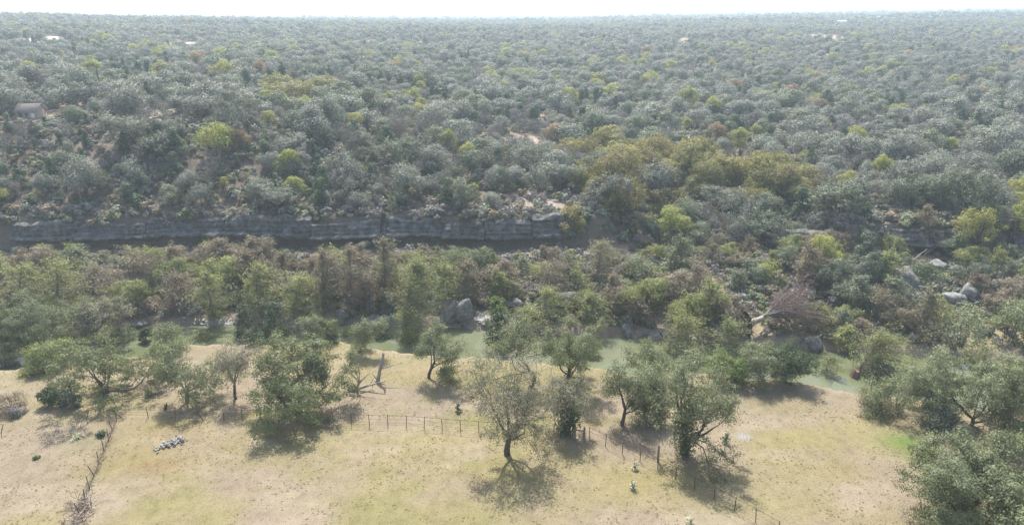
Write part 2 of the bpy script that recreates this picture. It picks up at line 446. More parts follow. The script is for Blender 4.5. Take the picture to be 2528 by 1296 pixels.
# ------------------------------------------------------------------ river
xs = np.arange(-175, 176, 2.5)
rb = MB()
lo = ye(xs) + 0.8; hi = np.maximum(yw(xs), ye(xs) + 4.2) + 1.3
rows = 9
T = np.linspace(0, 1, rows)
V = np.stack([np.repeat(xs[:, None], rows, 1), lo[:, None] + (hi - lo)[:, None] * T[None], np.full((len(xs), rows), -3.5)], -1)
ii = np.arange(len(xs) - 1)[:, None] * rows + np.arange(rows - 1)[None]
rb.add(V.reshape(-1, 3), np.stack([ii, ii + rows, ii + rows + 1, ii + 1], -1).reshape(-1, 4))
m, nt, out = new_mat('murky_green_water')
w1 = noise_node(nt, 0.16, 3, 0.5)
wc = ramp(nt, w1, [(0.3, (.108, .124, .056)), (0.7, (.160, .170, .108))])
pw = principled(nt, wc, 0.07, 0.5)
pw.inputs['IOR'].default_value = 1.33
w2 = noise_node(nt, 2.2, 3, 0.5)
bump(nt, pw, w2, 0.10, 0.05)
nt.links.new(pw.outputs[0], out.inputs[0])
river = rb.build('river_water', m, smooth=True)
tag(river, 'murky green creek water between the meadow and the far bank', kind='structure')

# ------------------------------------------------------------------ limestone cliff: slabs between vertical joints, over recessed lower beds
def slab(w, h, d, seed, ledges=5, rough=0.42, xo=0.0):
    """a weathered bed: front face of many ledges, local origin bottom centre of the front"""
    rng = np.random.default_rng(seed)
    nu = max(6, int(w / 0.3)); nv = max(5, int(h / 0.15))
    U = np.linspace(-w / 2, w / 2, nu); Vv = np.linspace(0, h, nv)
    uu, vv = np.meshgrid(U, Vv)
    U0 = uu + xo
    lid = np.floor(vv / h * ledges + 0.5 * (vnoise(U0 / 4, vv * 0, 7) - 0.5)).astype(int)
    off = np.random.default_rng(ledges).normal(size=ledges + 3) * rough
    y = off[np.clip(lid + 1, 0, ledges + 2)] + (fbm(U0 / 1.6, vv / 0.9, 71, 4) - 0.5) * 1.1 + (fbm(U0 / 6, vv / 5, 73, 3) - 0.5) * 1.6
    y += np.clip(vv / h - 0.70, 0, 1) ** 1.5 * 7.0           # rounded brow
    ck = np.abs(((U0 + 1.2 * vnoise(U0 / 2, vv / 1.5, 77)) / 2.3) % 1.0 - .5)
    y += np.clip(.09 - ck, 0, .09) * 6.0 * (vnoise(U0 / 3, vv * 0, 78) > .35)
    e = np.minimum(uu + w / 2, w / 2 - uu)
    y += np.clip(0.3 - e, 0, 0.3) * 0.9             # joint bevel
    zz = vv + (vv > h * 0.9) * (fbm(U0 / 2.5, vv * 0, 75) - 0.5) * 1.1
    mb = MB()
    front = np.stack([uu, y, zz], -1).reshape(-1, 3)
    ii = np.arange(nv - 1)[:, None] * nu + np.arange(nu - 1)[None]
    mb.add(front, np.stack([ii, ii + 1, ii + nu + 1, ii + nu], -1).reshape(-1, 4))
    # top, bottom, sides
    top = front[-nu:]; bot = front[:nu]
    q = [(i, i + 1, nu + i + 1, nu + i) for i in range(nu - 1)]
    tb = top.copy(); tb[:, 1] = d; tb[:, 2] -= 0.5
    mb.add(np.concatenate([top, tb]), q)
    bb = bot.copy(); bb[:, 1] = d
    mb.add(np.concatenate([bot, bb]), [(b, a, dd, c_) for a, b, c_, dd in q])
    for s in (0, nu - 1):
        side = front[s::nu]; sb = side.copy(); sb[:, 1] = d
        mb.add(np.concatenate([side, sb]), [(i, i + 1, nv + i + 1, nv + i) for i in range(nv - 1)])
    return mb
def cliff_run(name, label, x0, x1, wr, hf, zb, lower, seed, gaps=False):
    root = empty(name, (0, 0, 0)); tag(root, label, kind='structure')
    rng = random.Random(seed)
    x = x0; k = 0
    while x < x1:
        w = rng.uniform(*wr); xc = x + w / 2
        if gaps and k % 3 == 2:
            x += w * 1.4; k += 1; continue
        h = hf(xc) * rng.uniform(0.97, 1.03)
        slope = (yc(x + w) - yc(x)) / w
        for nm, hh, z, yo, sd_, dep in [('rock_slab', h, zb(xc) + lower, -0.9, 100, 4.0), ('rock_slab', lower + 0.3, zb(xc) - 0.3, 0.75, 200, 2.6)]:
            o = slab(w - 0.06, hh, dep, seed * 7 + k + sd_, 6 if hh > 2 else 3, xo=xc).build('rock_slab', ROCK, root)
            o.location = (xc, float(yc(xc)) + yo + rng.uniform(-.1, .1), z)
            o.rotation_euler.z = math.atan(slope)
        x += w; k += 1
    return root
cliff_run('cliff', 'long grey limestone cliff with an undercut foot above the far bank', at(40, 600)[0].x, at(1370, 600)[0].x, (6, 14),
          lambda x: (3.45 + 0.5 * math.sin(x / 9) + 0.35 * math.sin(x / 3.7)) * (1 - .45 * max(0, (x - 8) / 10)), lambda x: 0.6, 1.3, 5)
cliff_run('cliff', 'low broken limestone cliff half hidden by trees on the right', at(1900, 610)[0].x, at(2760, 620)[0].x, (4, 9),
          lambda x: 2.9 + 0.5 * math.sin(x / 5), lambda x: 0.5, 0.9, 9, True)

# ------------------------------------------------------------------ tree builders
def norm(v): return v / (np.linalg.norm(v) + 1e-9)
def skeleton(rng, th=0.2, n=(5, 4, 4, 3), L=(0.42, 0.27, 0.18, 0.12), ang=(42, 40, 42, 45), up=(0.10, 0.08, 0.05, 0.02), r0=0.04, lean=0.0, wig=0.22):
    tubes, tips = [], []
    def walk(p, d, ln, r, lev, k):
        ns = 4 if lev < 2 else 3
        pts = [p]; dirs = [d]
        for i in range(ns):
            d = norm(d + rng.normal(size=3) * wig + np.array([0, 0, up[min(lev, len(up) - 1)]]))
            p = p + d * ln / ns; pts.append(p); dirs.append(d)
        rr = np.linspace(r, r * (0.72 if lev < 0 else 0.45), ns + 1)
        tubes.append((np.array(pts), rr, k))
        return pts, dirs, rr
    st = [((np.zeros(3), norm(np.array([lean, rng.normal() * .1, 1.0])), th, r0, -1))]
    while st:
        p, d, ln, r, lev = st.pop()
        pts, dirs, rr = walk(p, d, ln, r, lev, 7 if lev < 0 else 5 if lev < 1 else 3)
        nl = lev + 1
        if nl == len(n) - 1 and rng.random() < .8: tips.append((pts[2], dirs[2]))
        if nl == len(n) - 2: tips.append((pts[-2] + rng.normal(size=3) * .02, dirs[-1]))
        if nl >= len(n):
            tips += [(pts[-1], dirs[-1]), (pts[-2], dirs[-1])]
            continue
        az0 = rng.random() * 6.28
        for i in range(n[nl]):
            t = 1.0 if (i == 0 or lev < 0 and rng.random() < .6) else rng.uniform(0.35, 1.0)
            f = t * (len(pts) - 1); a = int(min(f, len(pts) - 2)); q = pts[a] + (pts[a + 1] - pts[a]) * (f - a)
            base = dirs[a + 1]
            pol = R(ang[nl] * (0.35 if (i == 0 and lev >= 0) else 1) + rng.normal() * 9)
            az = az0 + i * 6.283 / n[nl] + rng.normal() * .35
            x = norm(np.cross(base, [0.3, 0.9, 0.1])); y = np.cross(base, x)
            dd = base * math.cos(pol) + (x * math.cos(az) + y * math.sin(az)) * math.sin(pol)
            st.append((q, norm(dd), L[nl] * rng.uniform(0.75, 1.2), rr[a + 1] * (0.72 if i == 0 else 0.52), nl))
    return tubes, tips

def fit(tubes, tips, W, H, crown_lo, lean=0.0, depth=None):
    P = np.array([t[0] for t in tips]); D = np.array([t[1] for t in tips])
    lo = np.percentile(P, 1.5, axis=0); hi = np.percentile(P, 98.5, axis=0)
    cx = (lo + hi) / 2
    sx = W / (hi[0] - lo[0]); sy = (depth or W) / (hi[1] - lo[1]); sz = H / hi[2]
    def f(q):
        q = np.asarray(q, float).copy()
        t = np.clip(q[..., 2] / hi[2], 0, 1)
        q[..., 0] = (q[..., 0] - cx[0] * t) * sx + lean * t ** 1.3
        q[..., 1] = (q[..., 1] - cx[1] * t) * sy
        q[..., 2] = q[..., 2] * sz
        return q
    tub = [(f(p), r, k) for p, r, k in tubes]
    return tub, f(P), D

def tree_meshes(seed, W, H, style='oak', nleaf=12, leaf=0.2, lean=0.0, r0=0.035, th=0.2, cl=0.45, asp=0.6, n=(5, 4, 4, 3), ang=(42, 40, 42, 45), vine=0, low=0.0):
    """branches, crown (and vine) meshes of one skeleton-grown tree, real size, origin at the foot"""
    nleaf = int(round(nleaf * 3.3)); leaf *= .84; rng = np.random.default_rng(seed)
    tubes, tips = skeleton(rng, th=th, n=n, ang=ang, r0=1.0, lean=lean / max(H, 1) * 0.7)
    tub, P, D = fit(tubes, tips, W, H, low, lean)
    tr = MB(); R0 = r0 * H
    for p, r, k in tub:
        tube(tr, p, np.maximum(r * R0, 0.012), k)
    cr = MB()
    keep = rng.random(len(P)) < 0.86
    P = P[keep]; D = D[keep]
    clump = rng.random(len(P))
    i = np.repeat(np.arange(len(P)), nleaf)
    off = rng.normal(size=(len(i), 3)) * cl * .78 * (.5 + .6 * rng.random(len(P)))[i][:, None] * np.array([1, 1, 0.62])
    c = P[i] + off
    ctr = np.array([lean, 0, H * 0.55])
    nr = (c - ctr) * np.array([1, 1, 1.2]) / max(W, H) * 1.2 + off / (cl + .01) * 1.1 + rng.normal(size=c.shape) * 0.38 + np.array([0, 0, 0.5])
    leaves(cr, c, nr, leaf, asp, rng, np.clip(0.1 + 0.5 * clump[i] + 0.4 * rng.random(len(i)), 0, 1))
    vb = None
    if vine:
        vb = MB()
        pts = np.concatenate([np.repeat(p, vine // (2 + j // 2), 0) for j, (p, r, k) in enumerate(tub[:4])])
        pts = pts[pts[:, 2] < H * 0.75]
        c = pts + rng.normal(size=pts.shape) * np.array([0.45, 0.45, 0.5])
        c[:, 2] = np.maximum(c[:, 2], 0.05)
        leaves(vb, c, rng.normal(size=c.shape) + np.array([0, 0, .4]), 0.22, 0.8, rng, rng.random(len(c)))
    return tr, cr, vb

def cypress_meshes(seed, W, H, lean=0.0, comb=0.5, nb=80, strips=14, leaf=0.34, bare=0.12, r0=0.03, asp=0.32, flat=1.0):
    """flood-combed feathery tree: a trunk with many drooping side branches set with hanging strips"""
    rng = np.random.default_rng(seed)
    t = np.linspace(0, 1, 9)
    trunk = np.stack([lean * t ** 1.4 + 0.15 * np.sin(t * 5 + seed), 0.2 * np.sin(t * 4 + seed * 2), H * 0.96 * t], 1)
    tr = MB(); tube(tr, trunk, r0 * H * (1 - 0.85 * t), 7)
    pts, val, dr = [], [], []
    for b in range(nb):
        s = bare + (1 - bare) * ((b + rng.random()) / nb)
        p = np.array([np.interp(s, t, trunk[:, k]) for k in range(3)])
        az = rng.random() * 6.283
        d = np.array([math.cos(az) + comb, math.sin(az) * flat, 0.75 + 0.3 * s]); d = norm(d)
        ln = W * 0.56 * (0.30 + 0.80 * math.sin(math.pi * min(1.0, 0.12 + s * 0.86))) * rng.uniform(0.45, 1.25) * (0.75 + 0.4 * min(1, max(0, d[0] * np.sign(comb + 1e-6))))
        nn = 5; q = [p]
        for i in range(nn):
            d = norm(d + np.array([0.08 * comb, 0, -0.19]) + rng.normal(size=3) * .14); q.append(q[-1] + d * ln / nn)
        q = np.array(q)
        tube(tr, q, np.linspace(0.005 * H, 0.008, nn + 1), 3)
        cv = rng.random()
        m_ = int(strips * 3.6)
        f = rng.uniform(0.15, 1.0, m_) * nn; a = np.minimum(f.astype(int), nn - 1)
        c = q[a] + (q[a + 1] - q[a]) * (f - a)[:, None] + rng.normal(size=(m_, 3)) * np.array([.17, .17, .11]) * max(1, W / 5)
        c[:, 2] -= rng.random(m_) * 0.25
        pts.append(c); val.append(np.clip(0.02 + 0.6 * cv + 0.38 * rng.random(m_), 0, 1)); dr.append(np.repeat(d[None], m_, 0))
    c = np.concatenate(pts); v = np.concatenate(val); d = np.concatenate(dr)
    cr = MB()
    leaves(cr, c, rng.normal(size=c.shape) * .7 + np.array([0, 0.1, 1.0]), leaf, asp, rng, v, hang=d + np.array([0.3 * comb, 0, -0.2]))
    return tr, cr, None

def lobed(seed, W, H, nlobe=13, nleaf=2600, leaf=0.32, asp=0.6, foot=0.25, trunk=True, squash=0.8, m_leaf=1, cone=0.0, mb=None, lobe=1.0, tmb=None):
    """woodland tree read from afar: trunk and limbs reaching into leafy lobes; materials 0 bark, 1 leaves"""
    rng = np.random.default_rng(seed)
    mb = mb or MB()
    tmb = tmb or mb
    ctr, rad = [], []
    for k in range(nlobe):
        z = rng.uniform(0.0, 1.0) ** 0.8
        az = k * 2.39996 + rng.normal() * .3
        rr = math.sqrt(max(0.0, 1 - (z * 0.93) ** 2)) * rng.uniform(0.2, 0.85)
        if cone: rr = (1 - z * 0.95) * rng.uniform(0.3, 0.62)
        r = rng.choice([.16, .22, .28, .36]) * rng.uniform(.85, 1.15) * lobe * (1 - cone * 0.5 * z)
        ctr.append((math.cos(az) * rr * W / 2, math.sin(az) * rr * W / 2, H * (foot + (0.92 - foot) * z * rng.uniform(.75, 1.0) * (1 - r * .55))))
        rad.append(r * W / 2 * 1.25)
    ctr = np.array(ctr); rad = np.array(rad)
    if trunk:
        top = np.array([0, 0, H * foot * 1.2])
        tube(tmb, [np.zeros(3), top * 0.5 + rng.normal(size=3) * .1, top], [0.035 * H, 0.028 * H, 0.024 * H], 5, m=0)
        for k in range(0, nlobe, 2):
            mid = (top + ctr[k]) / 2 + np.array([0, 0, -0.05 * H])
            tube(tmb, [top, mid, ctr[k]], [0.018 * H, 0.012 * H, 0.004 * H], 3, m=0)
    w = rad ** 2 / (rad ** 2).sum()
    i = rng.choice(nlobe, nleaf, p=w)
    d = rng.normal(size=(nleaf, 3)); d[:, 2] += 0.5
    d /= np.linalg.norm(d, axis=1)[:, None]
    c = ctr[i] + d * (rad[i] * rng.uniform(0.62, 1.2, nleaf))[:, None] * np.array([1, 1, squash])
    c[:, 2] = np.maximum(c[:, 2], 0.15)
    lv = rng.random(nlobe)
    val = np.clip(0.2 + 0.3 * lv[i] + 0.5 * rng.random(nleaf), 0, 1)
    leaves(mb, c, d + rng.normal(size=d.shape) * 0.42 + np.array([0, 0, .3]), leaf, asp, rng, val, m=m_leaf)
    return mb

def twiggy(seed, W, H, n=(5, 4, 4, 4), nleaf=1, leaf=0.16, th=0.16):
    rng = np.random.default_rng(seed)
    tubes, tips = skeleton(rng, th=th, n=n, ang=(40, 36, 36, 38), r0=1.0, wig=0.26)
    tub, P, D = fit(tubes, tips, W, H, 0)
    tr = MB()
    for p, r, k in tub: tube(tr, p, np.maximum(r * 0.032 * H, 0.022), k)
    cr = MB()
    i = np.repeat(np.arange(len(P)), nleaf)
    c = P[i] + rng.normal(size=(len(i), 3)) * 0.3
    leaves(cr, c, rng.normal(size=c.shape), leaf, 0.35, rng, rng.random(len(i)))
    return tr, cr, None

def plant(name, label, cat, P, meshes, bark, leaf, group=None, rz=0.0, vine=LVINE, crown='crown', trunk='trunk'):
    tr, cr, vb = meshes
    root = empty(name, (P[0], P[1], P[2] - 0.12), rz); tag(root, label, cat, group)
    if tr is not None and tr.n: tr.build(trunk, bark, root)
    if cr is not None and cr.n: cr.build(crown, leaf, root)
    if vb is not None and vb.n: vb.build('vine', vine, root)
    return root

def copy_tree(o, loc, rz, s, label=None, group=None, mat=None):
    c = o.copy(); link(c)
    c.location = loc; c.rotation_euler = (0, 0, rz); c.scale = s
    if label: c['label'] = label
    if group: c['group'] = group
    for ch in o.children:
        d = ch.copy(); link(d); d.parent = c
        if mat is not None and ch.name.startswith('crown'):
            d.material_slots[0].link = 'OBJECT'; d.material_slots[0].material = mat
    return c
# ------------------------------------------------------------------ near trees of the meadow and the near bank, one by one
def dims(px, py, w, h):
    P, m = at(px, py)
    dep = math.atan2(CAM_Z - P.z, math.hypot(P.x, P.y))
    return P, m, w * m, h * m / math.cos(dep)
NEAR = []
def near(name, label, cat, px, py, w, h, cxo=0, lf=LMEAD, bark=BARK, kind='oak', seed=1, group=None, **kw):
    P, m, W, H = dims(px, py, w, h)
    lean = cxo * m
    if kind == 'oak': me = tree_meshes(seed, W, H, lean=lean, **kw)
    elif kind == 'cyp': me = cypress_meshes(seed, W * 1.45, H * .97, lean=lean, **kw)
    elif kind == 'bush':
        cr = lobed(seed, W, H, foot=0.05, trunk=False, mb=MB(), m_leaf=0, **kw)
        tr = MB(); rng = np.random.default_rng(seed)
        for k in range(7):
            e = np.array([rng.normal() * W * .2, rng.normal() * W * .2, H * rng.uniform(.5, .85)])
            tube(tr, [np.array([e[0] * .15, e[1] * .15, 0]), e * [.5, .5, .6], e], [0.05, 0.035, 0.012], 4)
        me = (tr, cr, None)
    elif kind == 'lob':
        tr, cr = MB(), MB(); lobed(seed, W, H, mb=cr, tmb=tr, m_leaf=0, **kw); me = (tr, cr, None)
    elif kind == 'twig': me = twiggy(seed, W, H, **kw)
    if kind == 'cyp': bark = BARKG
    o = plant(name, label, cat, P, me, bark, lf, group, trunk='stems' if kind == 'bush' else 'trunk')
    NEAR.append((P.x, P.y, W * 0.4))
    return o

OAKG = 'scattered oaks on the meadow'
near('oak_tree', 'large dark spreading oak with forked trunk at the left end of the meadow', 'tree', 262, 985, 225, 140, -5, LMEADG, seed=11, nleaf=13, leaf=.21, th=.13, r0=.05, low=0, group=OAKG, ang=(58, 45, 42, 45))
near('oak_tree', 'round grey green oak left of the thin pale one on the meadow', 'tree', 462, 988, 125, 130, 8, LMEAD, seed=12, nleaf=9, leaf=.18, th=.18, group=OAKG)
near('oak_tree', 'thin airy pale oak with a bare leaning trunk left of the bushy green oak', 'tree', 583, 985, 105, 135, 16, LMEADB, seed=13, nleaf=5, leaf=.16, th=.34, r0=.026, group=OAKG)
near('oak_tree', 'large bushy green oak leafy down to the ground beside the wire fence', 'tree', 742, 1018, 215, 152, 10, LMEADG, seed=14, nleaf=22, leaf=.22, th=.07, ang=(66, 46, 42, 45), r0=.045, cl=.55, group=OAKG)
near('oak_tree', 'small oak bent to the right in the middle of the meadow', 'tree', 1058, 932, 105, 125, 52, LMEAD, seed=15, nleaf=10, leaf=.18, th=.35, r0=.03, group=OAKG, n=(4, 4, 4, 3))
near('oak_tree', 'big airy brownish grey oak with see-through crown in front of the fence', 'tree', 1252, 1122, 195, 214, -5, LMEADB, seed=16, nleaf=6, leaf=.17, th=.17, r0=.034, cl=.4, n=(6, 5, 4, 3), group=OAKG)
near('oak_tree', 'pale green oak with long bare limbs behind the big airy brownish oak', 'tree', 1310, 955, 165, 165, -8, LMEAD, seed=17, nleaf=7, leaf=.17, th=.3, r0=.026, group=OAKG)
near('oak_tree', 'green flat topped oak with dark thick trunk right of the pale limbed oak', 'tree', 1395, 958, 150, 150, 22, LMEADG, seed=18, nleaf=12, leaf=.18, th=.28, r0=.04, group=OAKG, vine=30)
near('oak_tree', 'ragged half bare oak with ivy round its forked trunk by the fence corner', 'tree', 1393, 1068, 110, 130, 4, LMEADB, seed=19, nleaf=5, leaf=.17, th=.14, r0=.04, vine=240, group=OAKG)
near('oak_tree', 'slim upright oak with a y shaped trunk right of the ivied half bare oak', 'tree', 1535, 1050, 105, 140, 8, LMEAD, seed=20, nleaf=8, leaf=.17, th=.3, r0=.032, group=OAKG)
near('oak_tree', 'low grey green oak tucked behind the tallest meadow oak', 'tree', 1590, 1025, 95, 110, 10, LMEAD, seed=21, nleaf=10, leaf=.18, th=.14, group=OAKG)
near('oak_tree', 'tallest meadow oak with an ivy covered trunk right of the slim upright one', 'tree', 1690, 1118, 185, 225, 0, LMEAD, seed=22, nleaf=11, leaf=.18, th=.2, r0=.045, vine=220, group=OAKG, n=(6, 4, 4, 3))
near('oak_tree', 'small round oak at the water edge behind the slim upright oak', 'tree', 1590, 930, 105, 75, 5, LMEADG, seed=23, nleaf=8, leaf=.17, th=.2, r0=.035, group=OAKG)
near('oak_tree', 'small tree leaning right above a shadow on the near bank grass', 'tree', 886, 870, 70, 85, 38, LMEAD, seed=24, nleaf=8, leaf=.17, th=.3, r0=.035, n=(4, 4, 4, 3), group='trees along the near bank')
near('oak_tree', 'huge grey oak cut off by the lower right corner of the photo', 'tree', 2440, 1332, 330, 212, -30, LMEAD, seed=25, nleaf=24, leaf=.2, th=.15, r0=.04, cl=.5, n=(6, 5, 4, 4), group=OAKG)
near('elm_tree', 'low yellow green tree in front of the huge corner oak', 'tree', 2440, 1345, 190, 110, 5, LYEL, seed=26, nleaf=16, leaf=.15, th=.2, n=(5, 4, 4, 3))
near('elm_tree', 'small yellow green tree at the right frame edge beside the corner oak', 'tree', 2530, 1345, 80, 100, 0, LYEL, seed=27, nleaf=14, leaf=.15, th=.2, n=(5, 4, 4, 3))
# bushes of the meadow
near('bush', 'green rounded bush at the left foot of the dark spreading oak', 'bush', 128, 998, 75, 62, 0, LVINE, kind='bush', seed=31, nleaf=2200, leaf=.2)
near('bush', 'dark dense shrub hard against the left side of the spreading oak', 'bush', 180, 1000, 62, 75, 0, LGREEN, kind='bush', seed=32, nleaf=2200, leaf=.2)
near('brush_heap', 'brown and grey heap of flattened brush at the left frame edge', 'brush', 28, 1010, 95, 48, 0, LCYB, kind='bush', seed=33, nleaf=2600, leaf=.22, asp=.3)
near('brush_heap', 'small grey brush heap in front of the larger one at the left edge', 'brush', 40, 1026, 52, 28, 0, LTWIG, kind='bush', seed=34, nleaf=1600, leaf=.2, asp=.25)
near('bush', 'bright green bush on open ground between the spreading and the round oak', 'bush', 394, 927, 40, 30, 0, LBRIGHT, kind='bush', seed=35, nleaf=900, leaf=.18)
near('shrub', 'dark upright spiky shrub left of the big airy oak', 'shrub', 1131, 1016, 18, 32, 0, LGREEN, kind='bush', seed=36, nleaf=420, leaf=.2, asp=.25)
near('shrub', 'pale upright shrub beside the gravel patch', 'shrub', 1791, 1092, 22, 40, 2, LSAGE, kind='bush', seed=37, nleaf=420, leaf=.2, asp=.25)
near('shrub', 'thin brown weed left of the round grey green oak', 'shrub', 410, 1010, 12, 24, 0, LCYB, kind='bush', seed=38, nleaf=200, leaf=.16, asp=.3)
near('sage_tuft', 'pale sage tuft just below the fence, the higher of two', 'shrub', 1568, 1158, 22, 26, 0, LSAGE, kind='bush', seed=39, nleaf=420, leaf=.14, asp=.3, group='pale sage tufts below the fence')
near('sage_tuft', 'pale sage tuft on open straw, the lower of two below the fence', 'shrub', 1563, 1206, 24, 28, 0, LSAGE, kind='bush', seed=40, nleaf=420, leaf=.14, asp=.3, group='pale sage tufts below the fence')
near('sage_tuft', 'whitish low bush near the bottom edge of the meadow', 'shrub', 1702, 1290, 30, 20, 0, LSAGE, kind='bush', seed=41, nleaf=420, leaf=.14, asp=.3)
near('green_weed', 'small green weed patch on the pale ground left of the brush fence', 'weed', 90, 1131, 24, 10, 0, LBRIGHT, kind='bush', seed=42, nleaf=260, leaf=.14)
near('green_weed', 'grey green weed clump close to the left side of the brush fence', 'weed', 252, 1076, 34, 18, 0, LVINE, kind='bush', seed=43, nleaf=420, leaf=.16)
near('green_weed', 'sparse green weeds farther left of the brush fence', 'weed', 190, 1082, 34, 14, 0, LSAGE, kind='bush', seed=44, nleaf=320, leaf=.14)

# river-side trees
BANKG = 'trees along the near bank'
near('cypress_tree', 'big leaning yellow green cypress with vine wrapped foot at the river bend', 'tree', 992, 848, 122, 205, 46, LCYP, kind='cyp', seed=51, comb=.7, nb=150, strips=20, leaf=.3, group=BANKG)
near('vine_column', 'dark vine wrapped trunk beside a light green bush on the near bank', 'tree', 362, 856, 46, 84, 4, LVINE, kind='bush', seed=52, nleaf=1800, leaf=.22)
near('bush', 'light green airy bush right of the vine wrapped trunk on the near bank', 'bush', 425, 862, 105, 78, 5, LMEADG, kind='bush', seed=53, nleaf=3000, leaf=.2)
near('cypress_tree', 'vine hung cypress with a dark straight trunk, first from the left by the white gravel', 'tree', 588, 842, 70, 92, 14, LVINE, kind='cyp', seed=54, comb=.9, nb=60, strips=12, leaf=.26, asp=.5, group=BANKG)
near('cypress_tree', 'dark vine hung cypress leaning right over the white gravel bar', 'tree', 655, 846, 75, 105, 20, LVINE, kind='cyp', seed=55, comb=.8, nb=70, strips=12, leaf=.26, asp=.5, group=BANKG)
near('oak_tree', 'small leafy green tree right of the white gravel bar', 'tree', 772, 850, 78, 68, 12, LMEADG, seed=56, nleaf=9, leaf=.2, th=.3, r0=.03, n=(4, 4, 4, 3), group=BANKG)
near('bare_tree', 'thin grey leafless snag between the gravel bar and the leafy green tree', 'tree', 756, 872, 60, 90, -12, LTWIG, BARKG, kind='twig', seed=57, n=(3, 3, 3, 2), th=.35)
near('bush', 'yellow green bush in the shallows left of the small leaning tree', 'bush', 862, 838, 55, 36, 0, LCYP, kind='bush', seed=58, nleaf=1300, leaf=.2)
near('bush', 'grey green bush on the water edge right of the small leaning tree', 'bush', 942, 845, 60, 60, 0, LMEAD, kind='bush', seed=59, nleaf=1600, leaf=.2)
near('vine_column', 'leaning trunk smothered in dark vines at the water edge', 'tree', 1218, 868, 70, 100, 18, LVINE, kind='cyp', seed=60, comb=.3, nb=60, strips=16, leaf=.26, asp=.7, r0=.06)
near('cypress_tree', 'fan shaped leaning cypress over the pale water behind the small round oak', 'tree', 1640, 880, 120, 105, 35, LCYP, kind='cyp', seed=61, comb=.9, nb=90, strips=14, leaf=.28, group=BANKG)
near('cypress_tree', 'slender bright cypress standing in the pale water', 'tree', 1770, 892, 95, 105, 22, LCYP, kind='cyp', seed=62, comb=.7, nb=80, strips=12, leaf=.26, group=BANKG)
near('bank_shrub', 'bright green low tree at the left end of the near bank thicket', 'tree', 1790, 946, 90, 72, 6, LBRIGHT, seed=63, nleaf=10, leaf=.18, th=.15, n=(5, 4, 4, 3), group=BANKG)
near('bank_shrub', 'grey green low tree in the middle of the near bank thicket', 'tree', 1868, 946, 100, 90, 8, LMEAD, seed=64, nleaf=11, leaf=.18, th=.15, group=BANKG)
near('bank_shrub', 'dark green low tree at the right end of the near bank thicket', 'tree', 1940, 946, 95, 84, 10, LVINE, seed=65, nleaf=10, leaf=.18, th=.15, group=BANKG)
near('bank_shrub', 'small feathery tree on the bank between the thicket and the brown stump', 'tree', 2030, 938, 60, 62, 8, LCYP, kind='cyp', seed=66, comb=.3, nb=50, strips=10, leaf=.24, group=BANKG)
near('cypress_tree', 'large cypress pushed over to the right above the red brown stump', 'tree', 2112, 938, 150, 118, 40, LCYP, kind='cyp', seed=67, comb=.9, nb=130, strips=15, leaf=.28, group=BANKG)
near('vine_column', 'dark mass of foliage hanging under the pushed over cypress', 'tree', 2165, 948, 95, 76, 10, LGREEN, kind='bush', seed=68, nleaf=2600, leaf=.22)
near('oak_tree', 'dark shaggy tree full of flood debris at the right end of the meadow', 'tree', 2215, 1022, 150, 130, 20, LMEAD, seed=69, nleaf=10, leaf=.18, th=.14, ang=(60, 45, 42, 45), group='trees at the right end of the meadow')
near('oak_tree', 'wide grey green oak leaning left at the right frame edge', 'tree', 2400, 1050, 240, 185, -5, LMEAD, seed=70, nleaf=20, leaf=.2, th=.08, r0=.028, ang=(62, 46, 42, 45), n=(6, 4, 4, 3), group='trees at the right end of the meadow')
near('oak_tree', 'dark oak half out of frame on the right above the corner oak', 'tree', 2535, 1050, 130, 120, 0, LMEADG, seed=71, nleaf=12, leaf=.19, th=.15, group='trees at the right end of the meadow')
near('bank_thicket', 'dark green thicket under the left side of the wide leaning oak', 'thicket', 2320, 1055, 130, 80, 0, LGREEN, kind='bush', seed=74, nleaf=3200, leaf=.2, group='trees at the right end of the meadow')
near('bank_thicket', 'grey green thicket at the right frame edge under the wide leaning oak', 'thicket', 2470, 1075, 150, 85, 0, LMEAD, kind='bush', seed=75, nleaf=3400, leaf=.2, group='trees at the right end of the meadow')
near('brush_heap', 'reddish heap of washed up brush under the debris laden tree', 'brush', 2185, 1020, 120, 34, 0, RUSTWOOD and LCYB, kind='bush', seed=72, nleaf=1900, leaf=.24, asp=.22)
near('brush_heap', 'long dark heap of washed up branches under the wide leaning oak', 'brush', 2330, 1062, 150, 30, 0, LTWIG, kind='bush', seed=73, nleaf=1900, leaf=.24, asp=.2)
for k, (x, y, w, h, lf, lab) in enumerate([(300, 858, 90, 60, LMEAD, 'grey brush on the near bank left of the vine wrapped trunk'), (500, 848, 80, 34, LCYP, 'low yellow green brush on the lip of the near bank'),
        (625, 850, 70, 40, LVINE, 'dark low brush at the foot of the vine hung cypresses'), (705, 846, 60, 44, LVINE, 'dark brush on the gravel bar beside the vine hung cypresses'),
        (820, 842, 46, 30, LMEADG, 'small green brush right of the leafy green tree'), (1010, 852, 70, 34, LCYP, 'low brush round the foot of the big leaning cypress'), (1075, 858, 40, 26, LMEAD, 'sparse brush at the water right of the big leaning cypress'), (1275, 872, 70, 44, LMEAD, 'grey green brush at the water right of the leaning vine trunk'), (1455, 895, 60, 40, LMEADG, 'green brush at the water right of the flat topped oak'), (1690, 915, 80, 44, LMEAD, 'low brush at the water edge left of the near bank thicket')]):
    near('bush', lab, 'bush', x, y, w, h, 0, lf, kind='bush', seed=200 + k, nleaf=1700, leaf=.19, group='brush along the near bank')
